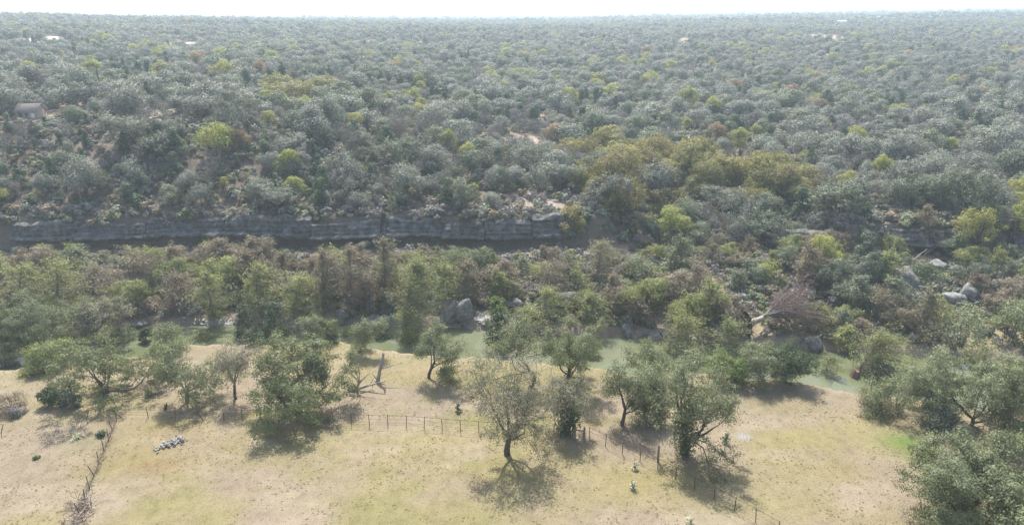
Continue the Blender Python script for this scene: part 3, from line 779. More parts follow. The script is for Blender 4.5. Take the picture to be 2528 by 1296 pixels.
# left bank trees
LB = 'trees on the near bank at the left edge'
for a in [(70, 880, 150, 150, 10, LMEAD, 81, 'grey green tree at the left edge of the near bank, the tallest there'),
          (185, 870, 150, 125, 12, LMEAD, 82, 'grey green tree with pale twigs behind the dark spreading oak'),
          (262, 868, 130, 120, 10, LMEADB, 83, 'brownish airy tree directly behind the top of the spreading oak'),
          (20, 905, 130, 80, 5, LMEADG, 84, 'low green bank tree at the left frame edge above the meadow'),
          (120, 905, 90, 60, 5, LCYP, 85, 'low yellowish tree on the bank left of the spreading oak'),
          (-30, 880, 130, 150, 5, LMEAD, 86, 'tree mostly out of frame at the far left of the bank')]:
    near('oak_tree', a[7], 'tree', *a[:6], seed=a[6], nleaf=12, leaf=.2, th=.18, group=LB, n=(5, 4, 4, 3))
CB = 'tall cypresses on the far bank at the left'
for k, (x, y, w, h, cx, lf, lab) in enumerate([
        (60, 800, 120, 150, 20, LCYP, 'green gold cypress, leftmost of the tall row across the creek'),
        (150, 795, 130, 150, 18, LCYP, 'wide green gold cypress next to the brown leafed one'),
        (235, 780, 100, 130, 20, LCYB, 'brown leafed cypress with pale drooping twigs'),
        (330, 730, 110, 110, 16, LCYB, 'greyish brown cypress in the gap below the cliff foot'),
        (420, 770, 105, 95, 30, LCYB, 'russet cypress bent flat to the right above the vine wrapped trunk'),
        (525, 795, 85, 130, 6, LCYP, 'upright fresh green cypress with a dark reflection in the creek'),
        (640, 775, 100, 125, 10, LCYP, 'yellow topped cypress right of the upright fresh green one'),
        (725, 790, 120, 115, 26, LCYP, 'bright green cypress with long combed fronds leaning right'),
        (800, 760, 90, 150, 8, LCYB, 'reddish cypress standing tall below the middle of the cliff'),
        (865, 775, 95, 170, 10, LCYB, 'tall russet green cypress with its tip against the cliff foot'),
        (950, 760, 80, 175, 8, LCYB, 'pointed brown cypress reaching up to the dark cliff undercut'),
        (1015, 750, 100, 130, 14, LCYP, 'yellow green cypress behind the big leaning one'),
        (1095, 760, 90, 110, 10, LCYP, 'rounded yellow green cypress left of the big square boulder')]):
    near('cypress_tree', lab, 'tree', x, y, w, h, cx, lf, kind='cyp', seed=90 + k, comb=.5 if k != 5 else .1, nb=85, strips=13, leaf=.34, group=CB)
MB_ = 'distinct trees across the creek right of the cliff'
for k, (x, y, w, h, cx, lf, kd, lab) in enumerate([
        (1222, 790, 42, 62, 0, LBRIGHT, 'cyp', 'small vivid green cypress on the sandy bank right of the boulders'),
        (1185, 720, 110, 90, 8, LVINE, 'bush', 'thicket smothered in dark vines below the cliff end'),
        (1340, 745, 130, 105, 20, LCYB, 'cyp', 'brown matted cypress above the round boulder'),
        (1330, 815, 100, 105, 22, LCYP, 'cyp', 'pale green cypress with a bent white stem at the water edge'),
        (1440, 800, 90, 80, 10, LCYP, 'cyp', 'green cypress in front of the round boulder'),
        (1470, 700, 110, 100, 14, LCYB, 'cyp', 'brown grey tree leaning right below the gold green oaks'),
        (1580, 720, 120, 110, 12, LMEAD, 'bush', 'dark grey green thicket on the bank above the white boulder'),
        (1600, 750, 60, 60, 4, LJUN, 'bush', 'dark conical juniper shrub on the brown cut bank'),
        (1700, 740, 90, 90, 10, LCYB, 'cyp', 'brown tree at the left side of the pale sand slope'),
        (2018, 690, 95, 130, 0, LYEL, 'oak', 'bright yellow green round tree standing alone before the right cliff'),
        (2130, 690, 90, 140, 0, LGREEN, 'oak', 'green oak right of the bright yellow green round tree'),
        (2400, 640, 125, 150, 10, LYEL, 'oak', 'tall yellow green tree in front of the right cliff'),
        (2490, 610, 100, 140, 10, LYEL, 'oak', 'yellow green tree at the right frame edge over the right cliff'),
        (2270, 610, 56, 110, 0, LCYB, 'cyp', 'narrow brown conifer on the right cliff top'),
        (2530, 700, 60, 90, 0, LGREEN, 'oak', 'green tree half out of frame right of the vine covered boulders'),
        (1410, 590, 75, 95, 6, LGOLD, 'oak', 'olive gold tree rooted on the cliff edge at its right end'),
        (2290, 700, 140, 50, 10, LVINE, 'bush', 'mat of dark vines draped over the large boulder on the right'),
        (2370, 860, 190, 130, 10, LMEAD, 'bush', 'large grey green thicket at the water edge on the right'),
        (2300, 800, 110, 80, 6, LCYP, 'bush', 'yellow green thicket left of the large grey green one'),
        (2085, 850, 75, 60, 0, LCYP, 'bush', 'rounded pale green bush right of the white streaked boulder'),
        (2160, 800, 100, 80, 10, LCYB, 'cyp', 'brownish cypress between the fallen tree and the right thickets'),
        (1985, 812, 70, 60, 25, LCYP, 'cyp', 'yellow green frond tree growing over the fallen cypress'),
        (1880, 700, 110, 70, 6, LCYP, 'bush', 'yellow green brush above the fallen cypress'),
        (2490, 840, 130, 130, 10, LMEAD, 'bush', 'dark grey green trees at the right edge behind the water'),
        (1750, 800, 90, 60, 20, LCYB, 'cyp', 'pale brown frond tree left of the fallen cypress root plate')]):
    if kd == 'cyp': near('cypress_tree', lab, 'tree', x, y, w, h, cx, lf, kind='cyp', seed=120 + k, comb=.6, nb=75, strips=12, leaf=.32, group=MB_)
    elif kd == 'oak': near('oak_tree', lab, 'tree', x, y, w, h, cx, lf, kind='lob', seed=120 + k, nlobe=20, nleaf=4200, leaf=.27, foot=.22, lobe=.8, group=MB_)
    else: near('bank_thicket', lab, 'thicket', x, y, w, h, cx, lf, kind='bush', seed=120 + k, nleaf=2600, leaf=.26, group=MB_)

# ------------------------------------------------------------------ dead wood
def dead(name, label, paths, mat=DEADWOOD, cat='dead tree', k=6):
    """paths: list of (points in metres from the foot, start radius, end radius)"""
    root = None
    for i, (base, pts, r0, r1) in enumerate(paths):
        if root is None:
            root = empty(name, base); tag(root, label, cat); org = np.array(base)
            tr = MB(); br = MB()
        mb = tr if i == 0 else br
        p = np.array(pts)
        tube(mb, p, np.linspace(r0, r1, len(p)), k)
    tr.build('trunk', mat, root)
    if br.n: br.build('branches', mat, root)
    return root
def wander(rng, p, d, ln, n=6, wig=.18, g=(0, 0, 0)):
    p = np.array(p, float); d = norm(np.array(d, float)); out = [p]
    for _ in range(n):
        d = norm(d + rng.normal(size=3) * wig + np.array(g)); p = p + d * ln / n; out.append(p)
    return out
rng = np.random.default_rng(5)
P, m = at(882, 968)
paths = [(P, wander(rng, (0, 0, -.1), (.25, .1, 1), 1.2, 4), .17, .13)]
for dx, ln in [(-.55, 3.4), (-.3, 3.2), (-.05, 3.0), (.12, 2.8), (.3, 2.6), (.5, 2.6), (.62, 1.9)]:
    paths.append((P, wander(rng, (.25, .1, 1.0), (dx, .15, 1), ln, 6, .16, (-dx * .03, 0, .05)), .07, .018))
paths += [(P, wander(rng, (-.9, .1, .15), (1, .3, .06), 4.2, 7, .08), .15, .06), (P, wander(rng, (1.6, .6, .3), (.4, .3, 1), .8, 4), .06, .02),
          (P, wander(rng, (.3, .1, .5), (.9, .2, -.1), 1.8, 5), .1, .05)]
dead('dead_tree', 'leafless dead tree with several thin upright stems on the meadow', paths)
P, m = at(932, 944)
paths = [(P, wander(rng, (0, 0, -.1), (.28, .1, 1), 3.6, 6, .07), .26, .15), (P, wander(rng, (.55, .1, 1.7), (.9, .2, .35), 2.4, 6, .15, (0, 0, -.05)), .09, .02),
         (P, wander(rng, (-.3, .1, .1), (1, -.5, .12), 1.6, 4), .08, .03), (P, wander(rng, (0, .1, .3), (-.7, .1, .9), 1.0, 4), .1, .03), (P, wander(rng, (.8, .1, 2.9), (.3, .1, 1), .8, 3), .12, .05)]
dead('dead_tree', 'broken grey trunk leaning right beside the leafless dead tree', paths)
# red brown stump on the bank
P, m = at(2103, 945)
st = MB()
rng = np.random.default_rng(8)
th = np.arange(14) * 2 * np.pi / 14
rings = []
for z, r in [(-.5, 1.5), (.15, 1.15), (.7, .82), (1.3, .66), (1.9, .56), (2.4, .48)]:
    rr = r * (1 + rng.normal(size=14) * .12)
    rings.append(np.stack([np.cos(th) * rr + z * .12, np.sin(th) * rr, z + rng.normal(size=14) * (.18 if z > 2 else .03)], 1))
st.add(np.concatenate(rings), [(i * 14 + j, i * 14 + (j + 1) % 14, i * 14 + 14 + (j + 1) % 14, i * 14 + 14 + j) for i in range(5) for j in range(14)])
st.add(rings[-1], t=[(0, j, j + 1) for j in range(1, 13)])
STUMPM = simple('red_brown_wood', (0.11, 0.072, 0.055), (0.24, 0.165, 0.125), 5.0, stretch=(1, 1, .25))
root = empty('tree_stump', P); tag(root, 'thick red brown stump flaring at its foot on the creek bank', 'stump')
root.scale = (.9, .9, .72); st.build('trunk', STUMPM, root)
rt = MB()
for a in (-2.9, -2.2, -1.2, .1, .8):
    tube(rt, wander(rng, (math.cos(a) * .7, math.sin(a) * .7, .35), (math.cos(a), math.sin(a), -.25), 1.6, 5, .12, (0, 0, -.05)), np.linspace(.2, .05, 6), 5)
rt.build('roots', STUMPM, root)
# fallen cypress with its root plate
P, m = at(1842, 832)
root = empty('fallen_cypress', (P.x, P.y, P.z)); tag(root, 'fallen bare cypress with pale trunk, fanned reddish twigs and upturned dark root plate', 'fallen tree')
rng = np.random.default_rng(21)
A = np.array([0.0, 0.4, 1.9]); B = np.array([3.8, 1.6, 3.1]); ax = norm(B - A)
tr = MB(); tt = np.linspace(0, 1, 8)[:, None]
pts = A + (B - A) * tt + np.array([0, 0, 1]) * (-.35 * np.sin(tt * 3.14))
tube(tr, pts, np.linspace(.55, .24, 8), 9)
tr.build('trunk', DEADWOOD, root)
pl = MB(); nr_, na = 5, 22
e1 = norm(np.cross(ax, [0, 0, 1])); e2 = np.cross(e1, ax)
if e2[2] < 0: e2 = -e2
V = []
for side, off in ((0, -.55), (1, .25)):
    for i in range(nr_):
        for j in range(na):
            a = j * 2 * np.pi / na
            r = (i / (nr_ - 1)) * (2.35 + .5 * vnoise(np.array(j * .9), np.array(side * 0.), 3) - .45 * vnoise(np.array(j * 2.3), np.array(1.), 5)) * (1.0 if math.sin(a) > 0 else .85)
            V.append(A + ax * (off + rng.normal() * .1 * (i > 0) + (.35 if side == 0 else -.2) * i / (nr_ - 1)) + e1 * math.cos(a) * r * .62 + e2 * math.sin(a) * r)
q = []
for s in (0, 1):
    o_ = s * nr_ * na
    for i in range(nr_ - 1):
        for j in range(na):
            f = (o_ + i * na + j, o_ + i * na + (j + 1) % na, o_ + (i + 1) * na + (j + 1) % na, o_ + (i + 1) * na + j)
            q.append(f if s else f[::-1])
for j in range(na):
    a_ = (nr_ - 1) * na; q.append((a_ + j, a_ + (j + 1) % na, a_ + nr_ * na + (j + 1) % na, a_ + nr_ * na + j))
pl.add(np.array(V), q)
pl.build('root_plate', ROOTDIRT, root)
rts = MB()
for k in range(26):
    a = rng.random() * 6.28; d = e1 * math.cos(a) * .75 + e2 * math.sin(a)
    tube(rts, wander(rng, A + d * 1.5 - ax * .2, d - ax * .4, rng.uniform(.9, 1.9), 5, .3), np.linspace(.07, .012, 6), 4)
tag(rts.build('roots', ROOTDIRT, root), kind='stuff')
br = MB(); tw = MB()
for k in range(60):
    s = rng.uniform(.62, 1.0); p = A + (B - A) * s
    a = rng.uniform(-1.3, .75); v = rng.uniform(-.1, .95)
    d = norm(np.array([1.0, .25 + .95 * math.sin(a), v]))
    w = wander(rng, p, d, rng.uniform(4.0, 8.4), 7, .07, (0, 0, -.035))
    tube(br, w, np.linspace(.09, .02, 8), 4)
    for j in range(20):
        i = rng.integers(2, 8)
        tube(tw, wander(rng, w[i], norm(np.array(w[i]) - np.array(w[i - 1])) + rng.normal(size=3) * .45, rng.uniform(.8, 2.2), 3, .15, (0, 0, -.08)), [.035, .028, .02, .014], 3)
tag(br.build('branches', BARKG, root), kind='stuff'); tag(tw.build('twigs', RUSTWOOD, root), kind='stuff')
fp, fm = at(1925, 785); NEAR.append((fp.x, fp.y, 4.2)); fp, fm = at(1960, 740); NEAR.append((fp.x, fp.y, 4.0)); fp, fm = at(2000, 790); NEAR.append((fp.x, fp.y, 3.4)); fp, fm = at(1985, 835); NEAR.append((fp.x, fp.y, 3.0)); fp, fm = at(1890, 830); NEAR.append((fp.x, fp.y, 2.6)); fp, fm = at(1940, 835); NEAR.append((fp.x, fp.y, 2.6))
# stray pale logs across the creek
LOGS = [(1172, 655, 3.4, .8, .12, 'pale bare log lying slantwise in the shade under the cliff'), (1330, 820, 4.6, .5, .3, 'bent white bough at the water edge left of the pale oak crowns'),
        (1720, 690, 5.0, -.9, .35, 'long pale log lying down the sand slope'), (2000, 660, 3.5, .2, .2, 'grey driftwood limb below the yellow green round tree'),
        (2270, 645, 4.4, .6, .45, 'pale forked limb sticking up over the large boulder on the right'), (2340, 655, 4.0, .25, .25, 'grey bare limb lying behind the large boulder on the right'),
        (2450, 730, 5.0, .1, .15, 'grey washed up trunk at the right edge of the far bank'), (2060, 835, 2.4, .4, .3, 'short pale log beside the white streaked boulder'),
        (480, 735, 4.0, -.7, .5, 'pale slanting stem in the dark gap of the far bank'), (1960, 640, 3.2, .9, .3, 'grey tangle limb left of the yellow green round tree'),
        (2215, 790, 3.6, .5, .3, 'brown broken stem in the right thickets'), (1790, 745, 3.5, .7, .3, 'thin grey limb above the fallen cypress trunk')]
for k, (x, y, ln, dy, dz, lab) in enumerate(LOGS):
    P, m = at(x, y)
    rng = np.random.default_rng(300 + k)
    paths = [(P, wander(rng, (-ln / 2, -dy * ln / 2, .25), (1, dy, dz), ln, 6, .12), .13, .05)]
    for j in range(5):
        i = j / 5 * ln - ln * .2
        paths.append((P, wander(rng, (i, i * dy, .4 + max(0, i) * dz), (1, rng.normal() * .7, rng.uniform(.2, 1.0)), ln * .4, 4, .25), .05, .012))
    dead('driftwood_log', lab, paths, cat='log', k=5)

# ------------------------------------------------------------------ boulders
def boulder_mesh(seed, mats=BOULD, sub=3):
    import bmesh
    bm = bmesh.new(); bmesh.ops.create_icosphere(bm, subdivisions=sub, radius=1)
    rng = np.random.default_rng(seed)
    co = np.array([v.co[:] for v in bm.verts]); fc = [[v.index for v in f.verts] for f in bm.faces]
    bm.free()
    for k in range(13):
        n = rng.normal(size=3); n /= np.linalg.norm(n); d = rng.uniform(.5, .82)
        h = co @ n - d; co = co - np.clip(h, 0, None)[:, None] * n * .94
    co += (co / (np.linalg.norm(co, axis=1)[:, None])) * ((fbm(co[:, 0] * 3 + seed, co[:, 1] * 3 + co[:, 2] * 2.3, seed, 4) - .5) * .3)[:, None]
    mb = MB(); mb.add(co, t=fc)
    return mb.mesh('boulder', mats)
BM = [boulder_mesh(400 + k) for k in range(7)]
for k, (x, y, w, h, lab) in enumerate([
        (1111, 795, 56, 52, 'big grey boulder at the water edge, left one of the touching pair'), (1148, 790, 46, 58, 'tall square grey boulder, right one of the touching pair'),
        (1150, 812, 22, 15, 'small pale rock standing in the water before the touching pair'), (1200, 803, 22, 16, 'pale flat rock on the sandy bank right of the pair'),
        (922, 768, 50, 40, 'white topped slab leaning among the trees left of the big leaning cypress'), (960, 765, 34, 48, 'upright grey rock beside the white topped slab'),
        (846, 782, 36, 30, 'dark grey rock under the russet green cypress'), (1270, 765, 36, 26, 'grey rock among brush right of the small vivid cypress'),
        (1402, 765, 62, 46, 'big round grey boulder half hidden above the creek'), (1548, 829, 32, 28, 'white boulder with a dark wet foot at the creek edge'),
        (1590, 832, 24, 12, 'low pale rock at the water right of the white boulder'), (2238, 728, 84, 72, 'largest boulder on the right, draped in vines'),
        (2398, 752, 44, 56, 'upright split grey boulder right of the vine draped one'), (2008, 860, 50, 36, 'white streaked boulder in the dark water'),
        (1746, 838, 24, 22, 'small blue grey rock by the slender cypress'), (1774, 828, 40, 34, 'dark wedge of rock beside the fallen root plate'),
        (1990, 696, 30, 20, 'pale rock below the yellow green round tree, left one'), (2018, 698, 26, 22, 'grey rock below the yellow green round tree, right one'),
        (2425, 668, 52, 36, 'broad grey rock at the foot of the right cliff'), (2322, 672, 46, 30, 'flat pale rock behind the vine draped boulder'),
        (1016, 816, 14, 9, 'tiny pale rock in the water under the big leaning cypress'), (345, 806, 40, 14, 'low white ledge rock at the far waterline on the left'),
        (1640, 826, 26, 12, 'flat pale rock at the far waterline below the cut bank'), (720, 820, 30, 20, 'white rock on the gravel bar under the vine hung trees'),
        (2350, 755, 60, 40, 'grey boulder between the vine draped and the split one')]):
    P, m, W, H = dims(x, y, w, h)
    o = bpy.data.objects.new('boulder', BM[k % 7]); link(o)
    o.scale = (W / 1.5, W / 1.6, H / 1.25); o.location = (P.x, P.y + W * .25, P.z + H * .16); o.rotation_euler = (0, 0, k * 1.7)
    tag(o, lab, 'boulder', 'boulders along the far bank')
    NEAR.append((P.x, P.y, W * .6)); NEAR.append((P.x * .975, P.y - 2.6, W * .5)); NEAR.append((P.x * .955, P.y - 5, W * .4))
# pale rubble strips at the far waterline
pebm = boulder_mesh(470, STONE, 1)

# ------------------------------------------------------------------ stone heap and gravel patch
P, m = at(425, 1096)
root = empty('stone_heap', P); tag(root, 'long low heap of grey and white stones on the grass', 'stone heap')
rng = np.random.default_rng(77)
SM = [boulder_mesh(480 + k, STONE, 2) for k in range(4)]
for k in range(85):
    t = rng.normal() * .42; t = max(-1, min(1, t * 1.1))
    o = bpy.data.objects.new('stone', SM[k % 4]); link(o); o.parent = root
    lx, ly = t * 1.25 + rng.normal() * .12, t * .85 + rng.normal() * .3
    s = rng.uniform(.09, .2)
    o.location = (lx, ly, gz(P.x + lx, P.y + ly) - P.z + s * .4 + (rng.random() * .22 if abs(t) < .6 else 0)); o.scale = (s * 1.3, s, s * .8); o.rotation_euler = tuple(rng.random(3) * 6)
GRAVM = simple('grey_gravel', (0.20, 0.185, 0.17), (0.38, 0.36, 0.34), 6.0)
def pebbles(name, label, px, py, rx, ry, n, smin, smax, seed, mat=STONE):
    P, m = at(px, py); p2, _ = at(px, py - ry); p3, _ = at(px, py + ry)
    ry_ = max(.5, abs(p2.y - p3.y) / 2); rng = np.random.default_rng(seed)
    mb = MB()
    v0 = np.array([(1, 0, 0), (0, 1, 0), (-1, 0, 0), (0, -1, 0), (0, 0, .8)])
    for k in range(n):
        a = rng.random() * 6.28; r = abs(rng.normal()) * .5 * (0.7 + .6 * vnoise(np.array(a * 1.3), np.array(seed * 1.), 3))
        x = P.x + math.cos(a) * r * rx * m; y = P.y + math.sin(a) * r * ry_
        s = rng.uniform(smin, smax); rz = rng.random() * 6.28; ca, sa = math.cos(rz), math.sin(rz)
        v = v0 * (1 + rng.normal(size=(5, 3)) * .25) @ np.array([[ca, sa, 0], [-sa, ca, 0], [0, 0, 1]]) * s
        mb.add(v + (x, y, gz(x, y) - .01), t=[(0, 1, 4), (1, 2, 4), (2, 3, 4), (3, 0, 4)])
    o = mb.build(name, mat); tag(o, label, 'gravel', kind='stuff')
pebbles('gravel', 'pale grey gravel patch spread on the grass right of the tallest oak', 1832, 1077, 30, 12, 800, .025, .08, 1, GRAVM)
pebbles('gravel', 'white gravel bar under the vine hung trees on the near bank', 690, 838, 70, 14, 1200, .05, .2, 2)
pebbles('gravel', 'white stones along the far waterline behind the upright cypress', 545, 798, 60, 6, 420, .08, .28, 3)
pebbles('gravel', 'bright rubble on the far bank left of the big leaning cypress', 930, 788, 50, 10, 420, .08, .35, 4)
pebbles('gravel', 'pale sand and stones on the bank right of the boulder pair', 1190, 785, 32, 16, 420, .05, .22, 5)
pebbles('gravel', 'pale stones along the far waterline below the cut bank', 1620, 828, 60, 5, 260, .05, .2, 6)

# ------------------------------------------------------------------ fences
def along(pts, step):
    w = [at(x, y)[0] for x, y in pts]
    out = []; carry = 0.0
    for a, b in zip(w[:-1], w[1:]):
        L = math.hypot(b.x - a.x, b.y - a.y); s = carry
        while s < L:
            t = s / L; x = a.x + (b.x - a.x) * t; y = a.y + (b.y - a.y) * t
            out.append(Vector((x, y, gz(x, y)))); s += step
        carry = s - L
    return out
def post_mesh(h, r, mat, k=6):
    mb = MB(); tube(mb, [(0, 0, -.3), (0, 0, h * .5), (0, 0, h)], [r, r, r * .95], k, cap=True)
    return mb.mesh('post', mat)
POST = post_mesh(1.34, .038, POSTM); WOOD = post_mesh(1.5, .11, WOODP, 8)
def fence(name, label, pts, step, heights, radii, seed, mats=(POSTM, WIREM), jit=.03, group='fences round the pasture'):
    pos = along(pts, step); P0 = pos[0]
    root = empty(name, P0); tag(root, label, 'fence', group)
    rng = np.random.default_rng(seed)
    for p in pos:
        o = bpy.data.objects.new('post', POST); link(o); o.parent = root
        o.location = p - P0; o.rotation_euler = (rng.normal() * jit, rng.normal() * jit, 0); o.scale = (1, 1, rng.uniform(.95, 1.05))
    for h, r in zip(heights, radii):
        mb = MB(); pp = [(p.x - P0.x, p.y - P0.y, p.z - P0.z + h) for p in pos]
        tube(mb, pp, np.full(len(pp), r), 4)
        mb.build('top_rail' if r > .02 else 'wire', mats[0] if r > .02 else mats[1], root)
    return root, pos
fence('pipe_fence', 'thin steel post and rail fence running level across the meadow behind the airy oak', [(553, 1038), (670, 1040), (880, 1050), (1010, 1054), (1150, 1066), (1270, 1073), (1420, 1080)],
      1.9, (1.3, .85, .45, .2), (.022, .014, .008, .008), 1)
fence('pipe_fence', 'thin steel post fence slanting down to the lower right corner', [(1455, 1083), (1530, 1118), (1600, 1148), (1690, 1195), (1810, 1258), (1930, 1325)],
      2.0, (1.28, .8, .45, .2), (.022, .013, .008, .008), 2)
fence('wire_fence', 'sagging wire fence stub with leaning posts right of the brush fence corner', [(298, 1030), (345, 1030), (420, 1036), (480, 1038), (540, 1040)], 2.9, (1.0, .65, .35), (.012, .012, .012), 3, jit=.16)
bf, bpos = fence('wire_fence', 'old wire fence clogged with brown flood brush at the left', [(288, 1040), (262, 1105), (238, 1160), (215, 1225), (190, 1300)], 1.9, (1.0, .65, .35), (.012, .012, .012), 4, jit=.08)
rng = np.random.default_rng(9)
mb = MB()
for p in bpos:
    for k in range(26):
        s = rng.uniform(0, 1.9); d = norm(np.array(bpos[-1] - bpos[0]))
        c = np.array(p - bpos[0]) + d * s + rng.normal(size=3) * [.12, .12, 0] + [0, 0, rng.uniform(.05, .9) ** 1.7]
        dd = d * rng.choice([-1, 1]) + rng.normal(size=3) * .6
        tube(mb, wander(rng, c, dd, rng.uniform(.4, 1.2), 3, .25), [.018, .014, .01, .006], 3)
BRUSHM = simple('brown_flood_brush', (0.16, 0.11, 0.075), (0.34, 0.25, 0.18), 4.0)
o = mb.build('brush_line', BRUSHM); o.location = bpos[0]
tag(o, 'brown line of flood brush caught along the old wire fence', 'brush')
# brush pile at the lower left
for (px, py, n, sz, lab) in [(208, 1250, 60, 1.5, 'pile of bleached branches heaped on the brush fence'), (192, 1288, 46, 1.2, 'grey tangle of sticks at the bottom of the brush fence')]:
    P, m = at(px, py); root = empty('branch_pile', P); tag(root, lab, 'branch pile'); a = MB(); b = MB()
    for k in range(n):
        w = wander(rng, rng.normal(size=3) * [.45, .45, .1] + [0, 0, .3], rng.normal(size=3) * [1, 1, .5] + [0, 0, .2], sz * rng.uniform(.5, 1.1), 4, .2)
        tube(a if k % 2 else b, w, np.linspace(.06 if k < 10 else .03, .012, 5), 5)
    a.build('branches', DEADWOOD, root); tag(b.build('twigs', BRUSHM, root), kind='stuff')
# corner brace and single posts
P, m = at(1428, 1086); root = empty('fence_brace', P); tag(root, 'wooden corner brace of two posts where the steel fence turns', 'fence brace')
for dx in (-.35, .55):
    o = bpy.data.objects.new('post', WOOD); link(o); o.parent = root; o.location = (dx, -dx * .2, 0)
mb = MB(); tube(mb, [(-.35, .07, 1.1), (.1, 0, 1.12), (.55, -.11, 1.1)], [.06] * 3, 6, cap=True); mb.build('cross_rail', WOODP, root)
P, m = at(1624, 1138); o = bpy.data.objects.new('wooden_post', WOOD); link(o); o.location = P; o.scale = (1, 1, 1.15); tag(o, 'lone thick wooden post in the shade left of the tallest oak', 'post')
for px, py, lab in [(3, 1068, 'thin leaning stick post at the left frame edge'), (213, 1034, 'thin slanting stick post in the shade of the spreading oak')]:
    P, m = at(px, py); o = bpy.data.objects.new('stick_post', POST); link(o); o.location = P; o.rotation_euler = (.2, .5, 0); tag(o, lab, 'post')

# ------------------------------------------------------------------ houses
def house(name, label, px, py, L, Dp, wall_h, roof_h, rz, wallm, roofm, over=.35, win=True, cat='house', group=None):
    P, m = at(px, py)
    root = empty(name, (P.x, P.y, P.z - .1), rz); tag(root, label, cat, group)
    w = MB(); x, y = L / 2, Dp / 2
    v = [(-x, -y, 0), (x, -y, 0), (x, y, 0), (-x, y, 0), (-x, -y, wall_h), (x, -y, wall_h), (x, y, wall_h), (-x, y, wall_h), (-x, 0, wall_h + roof_h), (x, 0, wall_h + roof_h)]
    w.add(v, [(0, 1, 5, 4), (1, 2, 6, 5), (2, 3, 7, 6), (3, 0, 4, 7)], [(5, 6, 9), (7, 4, 8)])
    w.build('wall', wallm, root)
    r = MB(); k = over; sl = roof_h / y; z0 = wall_h - k * sl; t = .12
    for s in (-1, 1):
        a = np.array([(-x - k, s * (y + k), z0 + .03), (x + k, s * (y + k), z0 + .03), (x + k, 0, wall_h + roof_h + .03), (-x - k, 0, wall_h + roof_h + .03)])
        b = a + [0, 0, t]
        f = [(0, 1, 2, 3), (7, 6, 5, 4), (0, 4, 5, 1), (1, 5, 6, 2), (3, 7, 4, 0)]
        r.add(np.concatenate([a, b]), f if s > 0 else [q[::-1] for q in f])
    r.build('roof', roofm, root)
    if win:
        for dx in (-L * .28, L * .02):
            g = MB(); box(g, (dx, -y - .02, wall_h * .55), (L * .13, .06, wall_h * .4)); g.build('window', DARKG, root)
        d = MB(); box(d, (L * .3, -y - .025, wall_h * .42), (.95, .06, wall_h * .8)); d.build('door', WHITEW, root)
    return root
hp, hm = at(82, 292)
house('house', 'tan house with brown shingle roof among the trees at the left', 80, 292, 4.4, 4.2, 1.9, 1.3, .06, SIDING, ROOFB)
house('shed', 'small white gabled building behind the brown roofed house', 101, 272, 2.6, 2.6, 1.8, .9, 1.35, WHITEW, ROOFB, win=False)
NEAR += [(hp.x * .965, hp.y - 6, 5.0), (hp.x * .93, hp.y - 12, 4.5), (hp.x, hp.y, 5.5), (hp.x - 1, hp.y - 9, 5), (hp.x, hp.y + 6, 4)]
for px, py, L, rz, lab in [(1135, 41, 34, .1, 'white hall far off near the horizon, left one of the bright pair'), (1152, 43, 44, -.1, 'long white hall far off, right one of the bright pair'),
                           (1172, 37, 18, .2, 'tiny white house right of the bright pair on the horizon'), (1773, 37, 26, .1, 'white house on the hazy plain left of the right hill'),
                           (1861, 43, 18, 0, 'white house near the horizon, lower of two'), (1862, 35, 22, .1, 'white house near the horizon, upper of two'), (1893, 33, 20, -.1, 'faint white house on the hazy slope'),
                           (918, 39, 20, 0, 'lone white house on the horizon left of the bright pair'), (1777, 83, 7, 0, 'white shed in the woods of the right plateau'),
                           (2077, 63, 10, .1, 'grey white house among the trees on the right'), (2140, 54, 8, .4, 'white gabled house left of the long white one on the right rise'), (2175, 53, 12, .1, 'long white house on the right rise'),
                           (2188, 49, 8, -.2, 'small white house behind the long white one on the right rise'), (1310, 46, 16, .1, 'faint white house in the haze at the middle'), (-4, 208, 6, .6, 'white shed roof at the left frame edge')]:
    P, m = at(px, py)
    house('farmhouse' if py < 100 else 'shed', lab, px, py, L, L * .55, L * .16 + 1.5, L * .12 + .6, rz, WHITEW, ROOFW, .3, py > 100, 'house', 'far white houses' if py < 100 else None)
    if py > 60: NEAR.append((P.x, P.y - L * .5, L * .7))
# ------------------------------------------------------------------ power line
def pole(px, py, h, lab):
    P, m = at(px, py); root = empty('utility_pole', P); tag(root, lab, 'utility pole', 'utility poles on the left plateau')
    a = MB(); tube(a, [(0, 0, -.5), (0, 0, h * .5), (0, 0, h)], [.19, .16, .13], 7, cap=True); a.build('pole', BARK, root)
    b = MB(); box(b, (0, 0, h - .7), (2.2, .12, .14)); b.build('crossarm', BARK, root)
    for dx in (-.95, 0, .95):
        c = MB(); tube(c, [(dx, 0, h - .62), (dx, 0, h - .35)], [.06, .04], 5, cap=True); c.build('insulator', WHITEW, root)
    NEAR.append((P.x, P.y, 2.0)); NEAR.append((P.x - .01 * P.x, P.y - 4, 3.0))
    return P + Vector((0, 0, h - .35))
tops = [pole(190, 168, 6.8, 'weathered utility pole farthest up the left plateau'), pole(251, 243, 7.6, 'grey utility pole beside the bare cutting right of the house'),
        pole(321, 232, 6.5, 'short utility pole standing in the scrub, rightmost of the three')]
for a, b, lab in [(tops[0], tops[1], 'three sagging power lines between the far and the middle pole'), (tops[1], tops[2], 'three sagging power lines between the middle and the short pole')]:
    root = empty('power_line', a); tag(root, lab, 'power line', 'power lines on the left plateau')
    for dx in (-.95, 0, .95):
        t = np.linspace(0, 1, 12)[:, None]
        p = np.array(b - a)[None] * t + np.array([dx, 0, 0]) - np.array([0, 0, 1]) * (1.6 * 4 * t * (1 - t))
        mb = MB(); tube(mb, p, np.full(12, .02), 3); mb.build('wire', WIREM, root)
